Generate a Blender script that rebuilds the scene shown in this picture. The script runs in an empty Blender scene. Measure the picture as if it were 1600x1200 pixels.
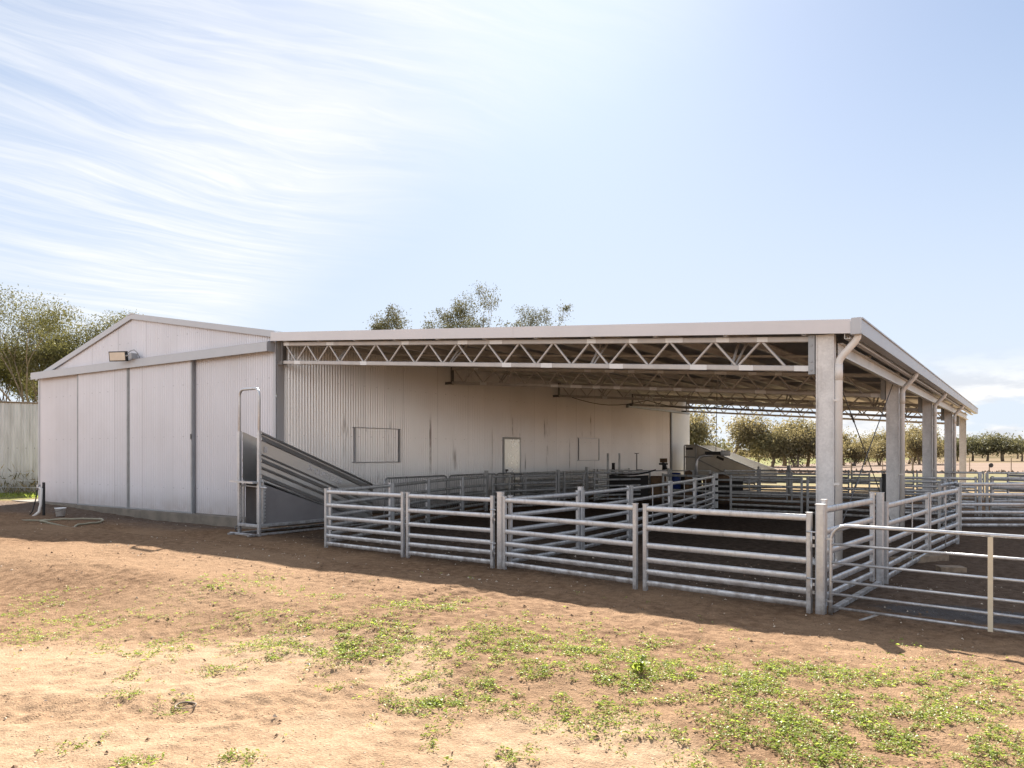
import bpy, math, random
import numpy as np
from mathutils import Vector, Matrix
R = math.radians
random.seed(4)
SC = bpy.context.scene
COL = SC.collection

# ------------------------------------------------------------------ camera, sky, sun, exposure
F, HZ, CH = 1179.0, 709.0, 1.6
YAW = math.atan(818 / F)
cam_d = bpy.data.cameras.new('camera')
cam = bpy.data.objects.new('camera', cam_d)
COL.objects.link(cam)
cam.location = (0, 0, CH)
cam.rotation_euler = (R(90), 0, YAW)
cam_d.sensor_width = 36
cam_d.lens = F / 1600 * 36
cam_d.shift_y = (HZ - 600) / 1600
cam_d.clip_start, cam_d.clip_end = 0.05, 6000
SC.camera = cam

SUN = Vector((-0.80, 1.27, 1.0)).normalized()
SUN_EL = math.asin(SUN.z)
SUN_AZ = math.atan2(SUN.x, SUN.y)          # clockwise from +Y
sun_d = bpy.data.lights.new('sun', 'SUN')
sun_d.energy = 3.05
sun_d.angle = R(0.5)
sun_d.color = (1.0, 0.94, 0.85)
sun = bpy.data.objects.new('sun', sun_d)
COL.objects.link(sun)
sun.rotation_euler = SUN.to_track_quat('Z', 'Y').to_euler()

SC.view_settings.view_transform = 'Standard'
SC.view_settings.look = 'None'
SC.view_settings.gamma = 1
SC.view_settings.exposure = 2.42
SC.cycles.max_bounces = 7
SC.cycles.diffuse_bounces = 4
SC.cycles.glossy_bounces = 3
SC.cycles.transmission_bounces = 3
SC.cycles.transparent_max_bounces = 6
SC.cycles.caustics_reflective = False
SC.cycles.caustics_refractive = False
SC.cycles.sample_clamp_indirect = 6


# ------------------------------------------------------------------ node helper
class NB:
    def __init__(s, tree):
        s.t = tree

    def n(s, typ, ins=None, **props):
        nd = s.t.nodes.new(typ)
        for k, v in props.items():
            setattr(nd, k, v)
        for k, v in (ins or {}).items():
            s.put(nd.inputs[k], v)
        return nd

    def put(s, sock, v):
        if isinstance(v, bpy.types.NodeSocket):
            s.t.links.new(v, sock)
        elif isinstance(v, (tuple, list)):
            v = tuple(v)
            if sock.type == 'RGBA' and len(v) == 3:
                v = v + (1,)
            sock.default_value = v
        else:
            sock.default_value = v

    def m(s, op, a, b=0.0, c=0.0, clamp=False):
        nd = s.n('ShaderNodeMath', operation=op, use_clamp=clamp)
        s.put(nd.inputs[0], a); s.put(nd.inputs[1], b); s.put(nd.inputs[2], c)
        return nd.outputs[0]

    def mix(s, f, a, b, blend='MIX'):
        nd = s.n('ShaderNodeMix', data_type='RGBA', blend_type=blend)
        s.put(nd.inputs[0], f); s.put(nd.inputs[6], a); s.put(nd.inputs[7], b)
        return nd.outputs[2]

    def ss(s, v, lo, hi, a=0.0, b=1.0):
        nd = s.n('ShaderNodeMapRange', interpolation_type='SMOOTHSTEP')
        s.put(nd.inputs[0], v)
        nd.inputs[1].default_value, nd.inputs[2].default_value = lo, hi
        nd.inputs[3].default_value, nd.inputs[4].default_value = a, b
        return nd.outputs[0]

    def noise(s, vec, scale, detail=3.0, rough=0.5, dist=0.0):
        nd = s.n('ShaderNodeTexNoise', {'Scale': scale, 'Detail': detail, 'Roughness': rough, 'Distortion': dist})
        if vec is not None:
            s.put(nd.inputs['Vector'], vec)
        return nd.outputs['Fac']

    def vmul(s, vec, xyz):
        nd = s.n('ShaderNodeVectorMath', operation='MULTIPLY')
        s.put(nd.inputs[0], vec); s.put(nd.inputs[1], xyz)
        return nd.outputs[0]

    def sep(s, vec):
        nd = s.n('ShaderNodeSeparateXYZ')
        s.put(nd.inputs[0], vec)
        return nd.outputs

    def comb(s, x, y, z):
        nd = s.n('ShaderNodeCombineXYZ')
        s.put(nd.inputs[0], x); s.put(nd.inputs[1], y); s.put(nd.inputs[2], z)
        return nd.outputs[0]


# world: physical sky with cirrus, low cumulus and added cloud behind the camera
W = bpy.data.worlds.new('World')
SC.world = W
W.use_nodes = True
W.node_tree.nodes.clear()
b = NB(W.node_tree)
sky = b.n('ShaderNodeTexSky', sky_type='NISHITA', sun_disc=False, sun_elevation=SUN_EL, sun_rotation=SUN_AZ,
          altitude=200, air_density=1.0, dust_density=0.7, ozone_density=1.6)
dirv = b.n('ShaderNodeTexCoord').outputs['Generated']
dx, dy, dz = b.sep(dirv)[:3]
zc = b.m('MAXIMUM', dz, 0.03)
px = b.m('DIVIDE', dx, zc)
py = b.m('DIVIDE', dy, zc)
pl = b.comb(px, py, 0.0)
warp = b.noise(pl, 0.9, 2, 0.5)
bend = b.noise(pl, 0.35, 1, 0.5)
px2 = b.m('ADD', px, b.m('ADD', b.m('MULTIPLY', b.m('SUBTRACT', warp, 0.5), 0.55), b.m('MULTIPLY', b.m('SUBTRACT', bend, 0.5), 1.6)))
px2 = b.m('SUBTRACT', px2, b.m('MULTIPLY', py, 0.16))
stv = b.comb(b.m('MULTIPLY', px2, 4.6), b.m('MULTIPLY', py, 0.75), 0.0)
streak = b.noise(stv, 1.0, 6, 0.62, 0.25)
fine = b.noise(b.comb(b.m('MULTIPLY', px2, 15.0), b.m('MULTIPLY', py, 2.6), 3.0), 1.0, 5, 0.65, 0.9)
blob = b.noise(pl, 1.1, 3, 0.55)
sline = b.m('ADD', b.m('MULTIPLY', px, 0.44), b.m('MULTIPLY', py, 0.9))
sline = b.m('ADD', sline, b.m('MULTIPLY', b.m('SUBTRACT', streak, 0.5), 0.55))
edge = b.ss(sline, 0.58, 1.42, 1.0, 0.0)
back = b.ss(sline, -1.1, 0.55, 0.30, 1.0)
back = b.m('MAXIMUM', back, b.ss(sline, -2.2, -0.55, 1.0, 0.0))      # unseen high cloud added behind the camera to brighten shaded walls
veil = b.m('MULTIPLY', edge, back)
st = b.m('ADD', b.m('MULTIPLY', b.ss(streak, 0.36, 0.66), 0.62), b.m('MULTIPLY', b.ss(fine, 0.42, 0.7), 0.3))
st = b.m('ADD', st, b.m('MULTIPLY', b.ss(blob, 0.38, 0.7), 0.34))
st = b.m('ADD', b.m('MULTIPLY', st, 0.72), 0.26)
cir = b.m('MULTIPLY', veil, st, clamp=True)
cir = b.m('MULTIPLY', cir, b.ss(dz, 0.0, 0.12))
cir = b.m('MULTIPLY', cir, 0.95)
# low cumulus in a band over the horizon
cv = b.vmul(dirv, (5.0, 5.0, 15.0))
cu = b.noise(cv, 1.5, 6, 0.55, 0.15)
az = b.m('ARCTAN2', dx, dy)
cband = b.m('MULTIPLY', b.ss(dz, -0.02, 0.02), b.ss(dz, 0.06, 0.13, 1.0, 0.0))
cband = b.m('MULTIPLY', cband, b.ss(az, -0.45, -0.2))
cum = b.m('MULTIPLY', b.ss(cu, 0.37, 0.48), cband)
cshade = b.noise(b.vmul(dirv, (9, 9, 30)), 1.8, 4, 0.6)
ccol = b.mix(b.ss(cshade, 0.35, 0.6), (3.0, 3.1, 3.3), (4.0, 4.0, 4.0))
# soft shoulder on the sky's own brightness round the sun
sk = b.sep(sky.outputs[0])
sk = b.comb(*[b.m('DIVIDE', c_, b.m('ADD', 1.0, b.m('DIVIDE', c_, k_))) for c_, k_ in zip(sk[:3], (3.9, 4.9, 6.8))])
hz = b.ss(dz, 0.0, 0.50, 0.80, 0.0)
skyc = b.mix(hz, sk, (3.05, 3.35, 3.75))
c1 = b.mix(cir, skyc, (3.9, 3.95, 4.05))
c1 = b.mix(b.m('MULTIPLY', b.m('MULTIPLY', b.ss(sline, -2.4, -0.7, 1.0, 0.0), b.ss(dz, 0.02, 0.15)), b.ss(blob, 0.2, 0.5, 0.55, 0.95)), c1, (5.2, 5.25, 5.4))  # brighter unseen cloud behind the camera, added to light the facade
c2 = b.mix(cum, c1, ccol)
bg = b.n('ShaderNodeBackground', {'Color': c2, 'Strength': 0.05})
wo = b.n('ShaderNodeOutputWorld')
b.t.links.new(bg.outputs[0], wo.inputs[0])


# ------------------------------------------------------------------ materials
def material(name):
    m = bpy.data.materials.new(name)
    m.use_nodes = True
    m.node_tree.nodes.clear()
    q = NB(m.node_tree)
    out = q.n('ShaderNodeOutputMaterial')
    return m, q, out


def principled(q, out, **k):
    p = q.n('ShaderNodeBsdfPrincipled')
    for key, v in k.items():
        q.put(p.inputs[key.replace('_', ' ')], v)
    q.t.links.new(p.outputs[0], out.inputs[0])
    return p


def bump(q, h, strength, dist=0.02):
    return q.n('ShaderNodeBump', {'Height': h, 'Strength': strength, 'Distance': dist}).outputs[0]


def mat_simple(name, col, rough=0.6, metal=0.0, var=0.15, scale=6.0, bmp=0.0, bscale=60):
    m, q, out = material(name)
    o = q.n('ShaderNodeTexCoord').outputs['Object']
    n = q.noise(o, scale, 4, 0.6)
    d = tuple(c * (1 - var) for c in col)
    l = tuple(min(1, c * (1 + var)) for c in col)
    c = q.mix(q.ss(n, 0.3, 0.7), d, l)
    kw = dict(Base_Color=c, Roughness=q.ss(n, 0.2, 0.8, rough * 0.85, min(1, rough * 1.15)), Metallic=metal)
    p = principled(q, out, **kw)
    if bmp:
        q.put(p.inputs['Normal'], bump(q, q.noise(o, bscale, 3), bmp))
    return m


def mat_galv(name, col, metal=0.75, rough=0.4, dirt=0.25):
    m, q, out = material(name)
    o = q.n('ShaderNodeTexCoord').outputs['Object']
    v = q.n('ShaderNodeTexVoronoi', {'Vector': o, 'Scale': 38.0})
    sp = q.ss(q.sep(v.outputs['Color'])[0], 0.0, 1.0, 0.95, 1.04)
    n = q.noise(o, 3.0, 4, 0.6)
    n2 = q.noise(q.vmul(o, (1, 1, 0.25)), 14.0, 4, 0.65)
    base = q.mix(q.ss(n, 0.35, 0.7), tuple(c * 0.86 for c in col), col)
    base = q.mix(q.m('MULTIPLY', q.ss(n2, 0.52, 0.72), dirt), base, (0.16, 0.12, 0.085))
    lowz = q.m('MULTIPLY', q.ss(q.sep(o)[2], 0.0, 0.5, 1.0, 0.0), q.ss(q.noise(o, 7.0, 4, 0.65), 0.36, 0.66))
    base = q.mix(q.m('MULTIPLY', lowz, 0.6), base, (0.15, 0.105, 0.07))
    base = q.mix(1.0, base, q.comb(sp, sp, sp), 'MULTIPLY')
    p = principled(q, out, Base_Color=base, Metallic=metal, Roughness=q.ss(n2, 0.3, 0.75, rough * 0.8, rough * 1.35))
    q.put(p.inputs['Normal'], bump(q, q.noise(o, 4.0, 2), 0.03, 0.02))
    return m


def mat_sheet(name, col, metal, rough, streak=0.0, zlow=0.0, axis='X'):
    """painted or zinc-alloy corrugated sheet: sheet-to-sheet tone, screw rows, run-down dirt streaks"""
    m, q, out = material(name)
    o = q.n('ShaderNodeTexCoord').outputs['Object']
    X, Y, Z = q.sep(o)[:3]
    run = X if axis == 'X' else Y
    sheet = q.m('FLOOR', q.m('DIVIDE', run, 0.762))
    tone = q.n('ShaderNodeTexWhiteNoise', {'W': sheet}, noise_dimensions='1D').outputs[0]
    base = q.mix(tone, tuple(c * 0.955 for c in col), tuple(c * 1.02 for c in col))
    n = q.noise(o, 0.6, 3, 0.6)
    base = q.mix(q.ss(n, 0.35, 0.7, 0.0, 0.10), base, (0.42, 0.38, 0.34))
    # lap lines between sheets
    lap = q.m('FRACT', q.m('DIVIDE', run, 0.762))
    base = q.mix(q.ss(lap, 0.0, 0.022, 0.32, 0.0), base, (0.2, 0.19, 0.18))
    # screws: small dark dots along girts
    gz = q.m('ABSOLUTE', q.m('SUBTRACT', q.m('FRACT', q.m('DIVIDE', Z, 1.37)), 0.5))
    gx = q.m('ABSOLUTE', q.m('SUBTRACT', q.m('FRACT', q.m('DIVIDE', run, 0.228)), 0.5))
    dot = q.m('MULTIPLY', q.m('LESS_THAN', gz, 0.009), q.m('LESS_THAN', gx, 0.055))
    base = q.mix(q.m('MULTIPLY', dot, 0.28), base, (0.2, 0.2, 0.2))
    if streak:
        sv = q.comb(q.m('MULTIPLY', run, 2.6), q.m('MULTIPLY', Z, 0.16), 0.0)
        s1 = q.noise(sv, 1.0, 5, 0.7)
        br = q.noise(q.comb(q.m('MULTIPLY', run, 9.0), q.m('MULTIPLY', Z, 1.3), 2.0), 1.0, 3, 0.6)
        msk = q.m('MULTIPLY', q.ss(s1, 0.60, 0.70), q.ss(br, 0.42, 0.62))
        msk = q.m('MULTIPLY', msk, q.ss(Z, 2.2, 3.2, 1.0, 0.0))
        base = q.mix(q.m('MULTIPLY', msk, streak), base, (0.10, 0.075, 0.06))
        stain = None
        for (yy, za, zb, wd) in ((17.2, 0.9, 2.9, 0.05), (18.35, 1.0, 1.9, 0.10), (20.3, 0.9, 2.6, 0.04), (23.6, 2.1, 3.0, 0.06), (23.9, 2.2, 2.7, 0.03), (25.4, 0.9, 2.3, 0.035), (27.1, 2.2, 3.3, 0.035), (15.0, 0.8, 1.2, 0.06), (22.3, 0.9, 1.7, 0.03), (26.4, 2.2, 2.6, 0.07)):
            wob = q.m('MULTIPLY', q.m('SUBTRACT', br, 0.5), wd * 1.5)
            g_ = q.ss(q.m('ABSOLUTE', q.m('SUBTRACT', q.m('ADD', run, wob), yy)), wd * 0.3, wd, 1.0, 0.0)
            g_ = q.m('MULTIPLY', g_, q.m('MULTIPLY', q.ss(Z, za, za + 0.3), q.ss(Z, zb - 0.5, zb, 1.0, 0.0)))
            stain = g_ if stain is None else q.m('MAXIMUM', stain, g_)
        base = q.mix(q.m('MULTIPLY', stain, q.ss(br, 0.25, 0.6, 0.25, 0.8)), base, (0.13, 0.09, 0.07))
        low = q.m('MULTIPLY', q.ss(Z, 0.0, 0.95, 1.0, 0.0), q.ss(q.noise(o, 2.2, 4, 0.6), 0.3, 0.62))
        base = q.mix(q.m('MULTIPLY', low, 0.55), base, (0.17, 0.13, 0.10))
    else:
        low = q.m('MULTIPLY', q.ss(Z, 0.0, 0.7, 1.0, 0.0), q.noise(o, 3.0, 4, 0.6))
        base = q.mix(q.m('MULTIPLY', low, 0.6), base, (0.36, 0.25, 0.17))
    p = principled(q, out, Base_Color=base, Metallic=metal, Roughness=rough)
    q.put(p.inputs['Normal'], bump(q, q.noise(q.vmul(o, (1, 1, 0.5)), 2.5, 2), 0.10, 0.02))
    return m


def mat_leaf(name, dark, light, trans, tcol):
    m, q, out = material(name)
    g = q.n('ShaderNodeNewGeometry')
    oi = q.n('ShaderNodeObjectInfo')
    r = g.outputs['Random Per Island']
    c = q.mix(r, dark, light)
    hs = q.n('ShaderNodeHueSaturation', {'Color': c, 'Hue': q.ss(oi.outputs['Random'], 0, 1, 0.48, 0.515),
                                         'Value': q.ss(oi.outputs['Random'], 0, 1, 0.85, 1.2)})
    d = q.n('ShaderNodeBsdfDiffuse', {'Color': hs.outputs[0]})
    gl = q.n('ShaderNodeBsdfGlossy', {'Color': (0.6, 0.6, 0.55), 'Roughness': 0.45})
    t = q.n('ShaderNodeBsdfTranslucent', {'Color': q.mix(r, tuple(x * 0.7 for x in tcol), tcol)})
    a = q.n('ShaderNodeMixShader', {0: trans, 1: d.outputs[0], 2: t.outputs[0]})
    a2 = q.n('ShaderNodeMixShader', {0: 0.05, 1: a.outputs[0], 2: gl.outputs[0]})
    q.t.links.new(a2.outputs[0], out.inputs[0])
    return m


M = {}
M['sheet'] = mat_sheet('corrugated_sheet', (0.83, 0.82, 0.86), 0.28, 0.36)
M['sheet_y'] = mat_sheet('corrugated_sheet_dirty', (0.88, 0.865, 0.855), 0.55, 0.30, streak=0.75, axis='Y')
M['flat_sheet'] = mat_simple('smooth_white_sheet', (0.68, 0.66, 0.645), 0.45, 0.1, 0.05, 1.0)
M['trim'] = mat_simple('zinc_trim', (0.53, 0.54, 0.57), 0.42, 0.2, 0.05, 1.5)
M['skirt_pale'] = mat_simple('pale_galvanised_sheet', (0.62, 0.61, 0.59), 0.45, 0.2, 0.10, 2.0)
M['door_white'] = mat_simple('glossy_white_door', (0.93, 0.935, 0.93), 0.28, 0.5, 0.04, 2.0)
M['fascia'] = mat_simple('pale_fascia', (0.72, 0.69, 0.70), 0.4, 0.15, 0.04, 1.5)
M['ramp_sheet'] = mat_simple('shiny_galvanised_sheet', (0.60, 0.595, 0.585), 0.32, 0.84, 0.08, 1.2)
M['skirt'] = mat_simple('dull_galvanised_sheet', (0.30, 0.285, 0.29), 0.45, 0.45, 0.10, 2.0)
M['door_frame'] = mat_simple('door_frame_steel', (0.36, 0.37, 0.385), 0.5, 0.4, 0.12, 3.0)
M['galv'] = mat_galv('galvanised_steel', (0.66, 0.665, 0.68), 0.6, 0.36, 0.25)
M['galv_yard'] = mat_galv('galvanised_steel_soiled_shaded', (0.52, 0.52, 0.52), 0.55, 0.45, 0.55)  # darker copy for inner panels: more dirt, and shade put into the colour
M['galv_sheet'] = mat_galv('galvanised_sheet', (0.56, 0.56, 0.57), 0.75, 0.3, 0.12)
M['column'] = mat_galv('galvanised_column', (0.86, 0.835, 0.815), 0.12, 0.5, 0.10)
M['truss'] = mat_simple('truss_steel', (0.56, 0.53, 0.505), 0.5, 0.2, 0.10, 4.0)
M['patch'] = mat_simple('zinc_touch_up', (0.80, 0.79, 0.78), 0.5, 0.2, 0.05, 8.0)
M['purlin'] = mat_simple('purlin_steel', (0.66, 0.635, 0.61), 0.42, 0.4, 0.1, 2.0)
M['roof'] = mat_simple('zinc_roof_sheet', (0.62, 0.60, 0.585), 0.36, 0.7, 0.12, 1.2)
M['pvc'] = mat_simple('painted_downpipe', (0.86, 0.81, 0.76), 0.42, 0.0, 0.04, 3.0)
M['white'] = mat_simple('white_paint', (0.92, 0.92, 0.91), 0.3, 0.0, 0.05, 5.0)
M['concrete'] = mat_simple('concrete', (0.22, 0.19, 0.155), 0.9, 0.0, 0.22, 2.5, 0.3)
M['black'] = mat_simple('black_plastic', (0.018, 0.018, 0.02), 0.5, 0.0, 0.2)
M['dark'] = mat_simple('dark_rubber', (0.045, 0.042, 0.04), 0.75, 0.0, 0.3, 4.0)
M['rust'] = mat_simple('rusty_plate', (0.17, 0.105, 0.06), 0.85, 0.05, 0.4, 5.0)
M['blue'] = mat_simple('blue_plastic', (0.02, 0.045, 0.20), 0.45)
M['cream'] = mat_simple('cream_stay', (0.72, 0.62, 0.46), 0.6, 0.0, 0.06, 8.0)
M['lens'] = mat_simple('frosted_lens', (0.82, 0.72, 0.60), 0.25, 0.0, 0.04)
M['timber'] = mat_simple('weathered_timber', (0.27, 0.20, 0.14), 0.9, 0.0, 0.3, 9.0, 0.4)
M['hose'] = mat_simple('beige_hose', (0.34, 0.31, 0.22), 0.6, 0.0, 0.1)
M['rod'] = mat_simple('brace_rod', (0.16, 0.15, 0.145), 0.5, 0.5)
M['bark'] = mat_simple('eucalypt_bark', (0.24, 0.18, 0.13), 0.95, 0.0, 0.35, 2.5, 0.5, 12)
M['bark_pale'] = mat_simple('pale_gum_bark', (0.30, 0.24, 0.185), 0.9, 0.0, 0.35, 2.0, 0.4, 10)
M['leaf_gum'] = mat_leaf('gum_leaf', (0.07, 0.072, 0.032), (0.17, 0.15, 0.06), 0.34, (0.21, 0.195, 0.06))
M['leaf_grey'] = mat_leaf('grey_gum_leaf', (0.06, 0.062, 0.038), (0.15, 0.142, 0.08), 0.3, (0.17, 0.155, 0.07))
M['leaf_far'] = mat_leaf('far_gum_leaf', (0.10, 0.09, 0.05), (0.25, 0.21, 0.11), 0.38, (0.38, 0.31, 0.14))
M['leaf_olive'] = mat_leaf('olive_gum_leaf', (0.075, 0.08, 0.047), (0.17, 0.165, 0.09), 0.32, (0.24, 0.22, 0.10))
M['weed'] = mat_leaf('weed_leaf', (0.10, 0.145, 0.026), (0.32, 0.37, 0.075), 0.48, (0.48, 0.58, 0.10))
M['weed_dry'] = mat_leaf('dry_grass', (0.22, 0.17, 0.07), (0.48, 0.38, 0.18), 0.35, (0.5, 0.4, 0.18))
M['clod'] = mat_simple('soil_clod', (0.17, 0.105, 0.062), 0.95, 0.0, 0.35, 20.0)
M['chip'] = mat_simple('bark_chip', (0.55, 0.46, 0.36), 0.9, 0.0, 0.35, 20.0)


# ------------------------------------------------------------------ mesh builder
class MB:
    def __init__(s):
        s.v, s.f, s.mi, s.sm = [], [], [], []

    def add(s, vs, fs, mi=0, smooth=False):
        o = len(s.v)
        s.v += [tuple(v) for v in vs]
        for f in fs:
            s.f.append([i + o for i in f]); s.mi.append(mi); s.sm.append(smooth)

    def box(s, a, c, mi=0):
        x0, y0, z0 = a; x1, y1, z1 = c
        s.add([(x0, y0, z0), (x1, y0, z0), (x1, y1, z0), (x0, y1, z0), (x0, y0, z1), (x1, y0, z1), (x1, y1, z1), (x0, y1, z1)],
              [(0, 3, 2, 1), (4, 5, 6, 7), (0, 1, 5, 4), (1, 2, 6, 5), (2, 3, 7, 6), (3, 0, 4, 7)], mi)

    def bar(s, p, q, w, h, mi=0, prof='rect', seg=10, up=(0, 0, 1), cap=True):
        """bar from p to q, w across, h along up"""
        p, q = Vector(p), Vector(q)
        d = (q - p).normalized()
        u = Vector(up)
        if abs(d.dot(u)) > 0.99:
            u = Vector((0, 1, 0)) if abs(d.y) < 0.9 else Vector((1, 0, 0))
        r = d.cross(u).normalized()
        u = r.cross(d).normalized()
        if prof == 'rect':
            k = min(w, h) * 0.14
            pr = [(-w / 2 + k, -h / 2), (w / 2 - k, -h / 2), (w / 2, -h / 2 + k), (w / 2, h / 2 - k), (w / 2 - k, h / 2), (-w / 2 + k, h / 2), (-w / 2, h / 2 - k), (-w / 2, -h / 2 + k)]
        elif prof == 'oval':      # flat-sided oval rail
            pr = []
            hw, hh = w / 2, h / 2
            for i in range(5):
                t = math.pi * i / 4
                pr.append((hw * math.cos(t), (hh - hw) + hw * math.sin(t)))
            for i in range(5):
                t = math.pi + math.pi * i / 4
                pr.append((hw * math.cos(t), -(hh - hw) + hw * math.sin(t)))
        else:
            pr = [(w / 2 * math.cos(2 * math.pi * i / seg), h / 2 * math.sin(2 * math.pi * i / seg)) for i in range(seg)]
        n = len(pr)
        vs = [p + r * a + u * c for a, c in pr] + [q + r * a + u * c for a, c in pr]
        fs = [(i, (i + 1) % n, n + (i + 1) % n, n + i) for i in range(n)]
        s.add(vs, fs, mi, prof != 'rect')
        if cap:
            s.add(vs[:n], [tuple(reversed(range(n)))], mi)
            s.add(vs[n:], [tuple(range(n))], mi)

    def tube(s, pts, rad, seg=8, mi=0, closed=False):
        pts = [Vector(p) for p in pts]
        n = len(pts)
        rr = rad if isinstance(rad, (list, tuple)) else [rad] * n
        vs, fs = [], []
        prev = None
        for i, p in enumerate(pts):
            a = pts[max(0, i - 1)]; c = pts[min(n - 1, i + 1)]
            d = (c - a).normalized()
            if prev is None:
                u = Vector((0, 0, 1)) if abs(d.z) < 0.9 else Vector((1, 0, 0))
                r = d.cross(u).normalized()
            else:
                r = (prev - d * prev.dot(d))
                r = r.normalized() if r.length > 1e-6 else d.orthogonal().normalized()
            prev = r
            u = r.cross(d)
            for k in range(seg):
                t = 2 * math.pi * k / seg
                vs.append(p + (r * math.cos(t) + u * math.sin(t)) * rr[i])
        for i in range(n - 1):
            for k in range(seg):
                fs.append((i * seg + k, i * seg + (k + 1) % seg, (i + 1) * seg + (k + 1) % seg, (i + 1) * seg + k))
        fs.append(tuple(reversed(range(seg))))
        fs.append(tuple((n - 1) * seg + k for k in range(seg)))
        s.add(vs, fs, mi, True)

    def quad(s, a, b_, c, d, mi=0):
        s.add([a, b_, c, d], [(0, 1, 2, 3)], mi)

    def prism(s, poly, off, mi=0):
        """polygon (3d points) extruded by vector off"""
        off = Vector(off)
        n = len(poly)
        vs = [Vector(p) for p in poly] + [Vector(p) + off for p in poly]
        fs = [tuple(range(n)), tuple(reversed(range(n, 2 * n)))] + [(i, n + i, n + (i + 1) % n, (i + 1) % n) for i in range(n)]
        s.add(vs, fs, mi)

    def mesh(s, name, mats):
        me = bpy.data.meshes.new(name)
        me.from_pydata(s.v, [], s.f)
        for m in (mats if isinstance(mats, (list, tuple)) else [mats]):
            me.materials.append(m)
        me.polygons.foreach_set('material_index', s.mi)
        me.polygons.foreach_set('use_smooth', s.sm)
        me.update()
        return me

    def build(s, name, mats, parent=None, loc=None):
        o = bpy.data.objects.new(name, s.mesh(name, mats))
        COL.objects.link(o)
        if parent is not None:
            o.parent = parent
        if loc is not None:
            o.location = loc
        return o


def tag(o, label=None, cat=None, group=None, kind=None):
    if label: o['label'] = label
    if cat: o['category'] = cat
    if group: o['group'] = group
    if kind: o['kind'] = kind
    return o


def thing(name, loc, rz, label, cat, group=None):
    o = bpy.data.objects.new(name, None)
    COL.objects.link(o)
    o.empty_display_size = 0.2
    o.location = loc
    o.rotation_euler = (0, 0, rz)
    return tag(o, label, cat, group)


def np_mesh(name, verts, faces, mats, smooth=False, mi=None):
    me = bpy.data.meshes.new(name)
    verts = np.asarray(verts, np.float32); faces = np.asarray(faces, np.int32)
    nf, k = faces.shape
    me.vertices.add(len(verts)); me.vertices.foreach_set('co', verts.ravel())
    me.loops.add(nf * k); me.loops.foreach_set('vertex_index', faces.ravel())
    me.polygons.add(nf)
    me.polygons.foreach_set('loop_start', np.arange(0, nf * k, k, dtype=np.int32))
    me.polygons.foreach_set('loop_total', np.full(nf, k, np.int32))
    for m in (mats if isinstance(mats, (list, tuple)) else [mats]):
        me.materials.append(m)
    if mi is not None:
        me.polygons.foreach_set('material_index', np.asarray(mi, np.int32))
    me.polygons.foreach_set('use_smooth', np.full(nf, smooth))
    me.update(calc_edges=True)
    return me


# ------------------------------------------------------------------ numeric noise, ground height
def vnoise(x, y, seed=0):
    xi, yi = np.floor(x).astype(np.int64), np.floor(y).astype(np.int64)
    xf, yf = x - xi, y - yi
    u, v = xf * xf * (3 - 2 * xf), yf * yf * (3 - 2 * yf)

    def h(a, c):
        n = (a * 374761393 + c * 668265263 + seed * 974711) & 0xffffffff
        n = ((n ^ (n >> 13)) * 1274126177) & 0xffffffff
        return ((n ^ (n >> 16)) & 0xffff) / 65535.0
    return (h(xi, yi) * (1 - u) + h(xi + 1, yi) * u) * (1 - v) + (h(xi, yi + 1) * (1 - u) + h(xi + 1, yi + 1) * u) * v


def fbm(x, y, oct=4, seed=0, rough=0.5):
    t, a, n = 0, 1.0, 0
    for i in range(oct):
        t = t + a * vnoise(x * 2 ** i, y * 2 ** i, seed + i * 7); n += a; a *= rough
    return t / n


def sst(x, a, c):
    t = np.clip((x - a) / (c - a), 0, 1)
    return t * t * (3 - 2 * t)


TRACKS = [  # wheel tracks in the soft sand: polylines in metres
    ([(-7.4, 0.6), (-5.9, 1.75), (-5.0, 2.2), (-4.2, 2.75), (-3.6, 3.4)], 0.22, 0.022),
    ([(-9.0, 2.2), (-7.0, 3.0), (-5.6, 4.2), (-5.1, 5.6), (-5.2, 7.0)], 0.22, 0.016),
    ([(-3.7, 1.2), (-3.7, 2.4), (-4.0, 3.6), (-4.6, 5.0), (-4.9, 6.4)], 0.20, 0.018),
    ([(-12.0, 6.3), (-8.0, 5.9), (-4.0, 6.0), (-1.0, 5.9)], 0.20, 0.016),
    ([(-12.0, 4.7), (-8.0, 4.8), (-6.2, 4.6), (-4.0, 4.9)], 0.22, 0.014),
    ([(-2.6, 1.6), (-2.7, 2.6), (-3.0, 3.6), (-3.5, 4.8)], 0.18, 0.014),
]


def track_dist(x, y, pts):
    best = np.full_like(x, 9.0); along = np.zeros_like(x); acc = 0.0; side = np.zeros_like(x)
    for (ax, ay), (bx, by) in zip(pts[:-1], pts[1:]):
        ddx, ddy = bx - ax, by - ay
        L = math.hypot(ddx, ddy)
        t = np.clip(((x - ax) * ddx + (y - ay) * ddy) / L ** 2, 0, 1)
        d = np.hypot(x - ax - t * ddx, y - ay - t * ddy)
        mk = d < best
        best = np.where(mk, d, best); along = np.where(mk, acc + t * L, along)
        side = np.where(mk, ((x - ax) * ddy - (y - ay) * ddx) / L, side)
        acc += L
    return best, along, side


def track_field(x, y):
    out = np.zeros_like(x)
    for pts, w, amp in TRACKS:
        best, along, side = track_dist(x, y, pts)
        fade = 0.3 + 0.9 * vnoise(along * 0.9, along * 0 + 3.3, 5)
        ins = 1 - sst(best, w * 0.75, w)
        rim = np.exp(-((best - w * 1.15) / (w * 0.3)) ** 2)
        lug = sst(np.sin(along * 2 * math.pi / 0.17 + np.abs(side) * 18 + 1.2 * vnoise(x * 5, y * 5, 8)), -0.25, 0.45)
        out += amp * fade * (-0.55 * ins + 0.4 * rim + 0.9 * ins * lug * sst(best, 0.01, w * 0.4))
    return out


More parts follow.
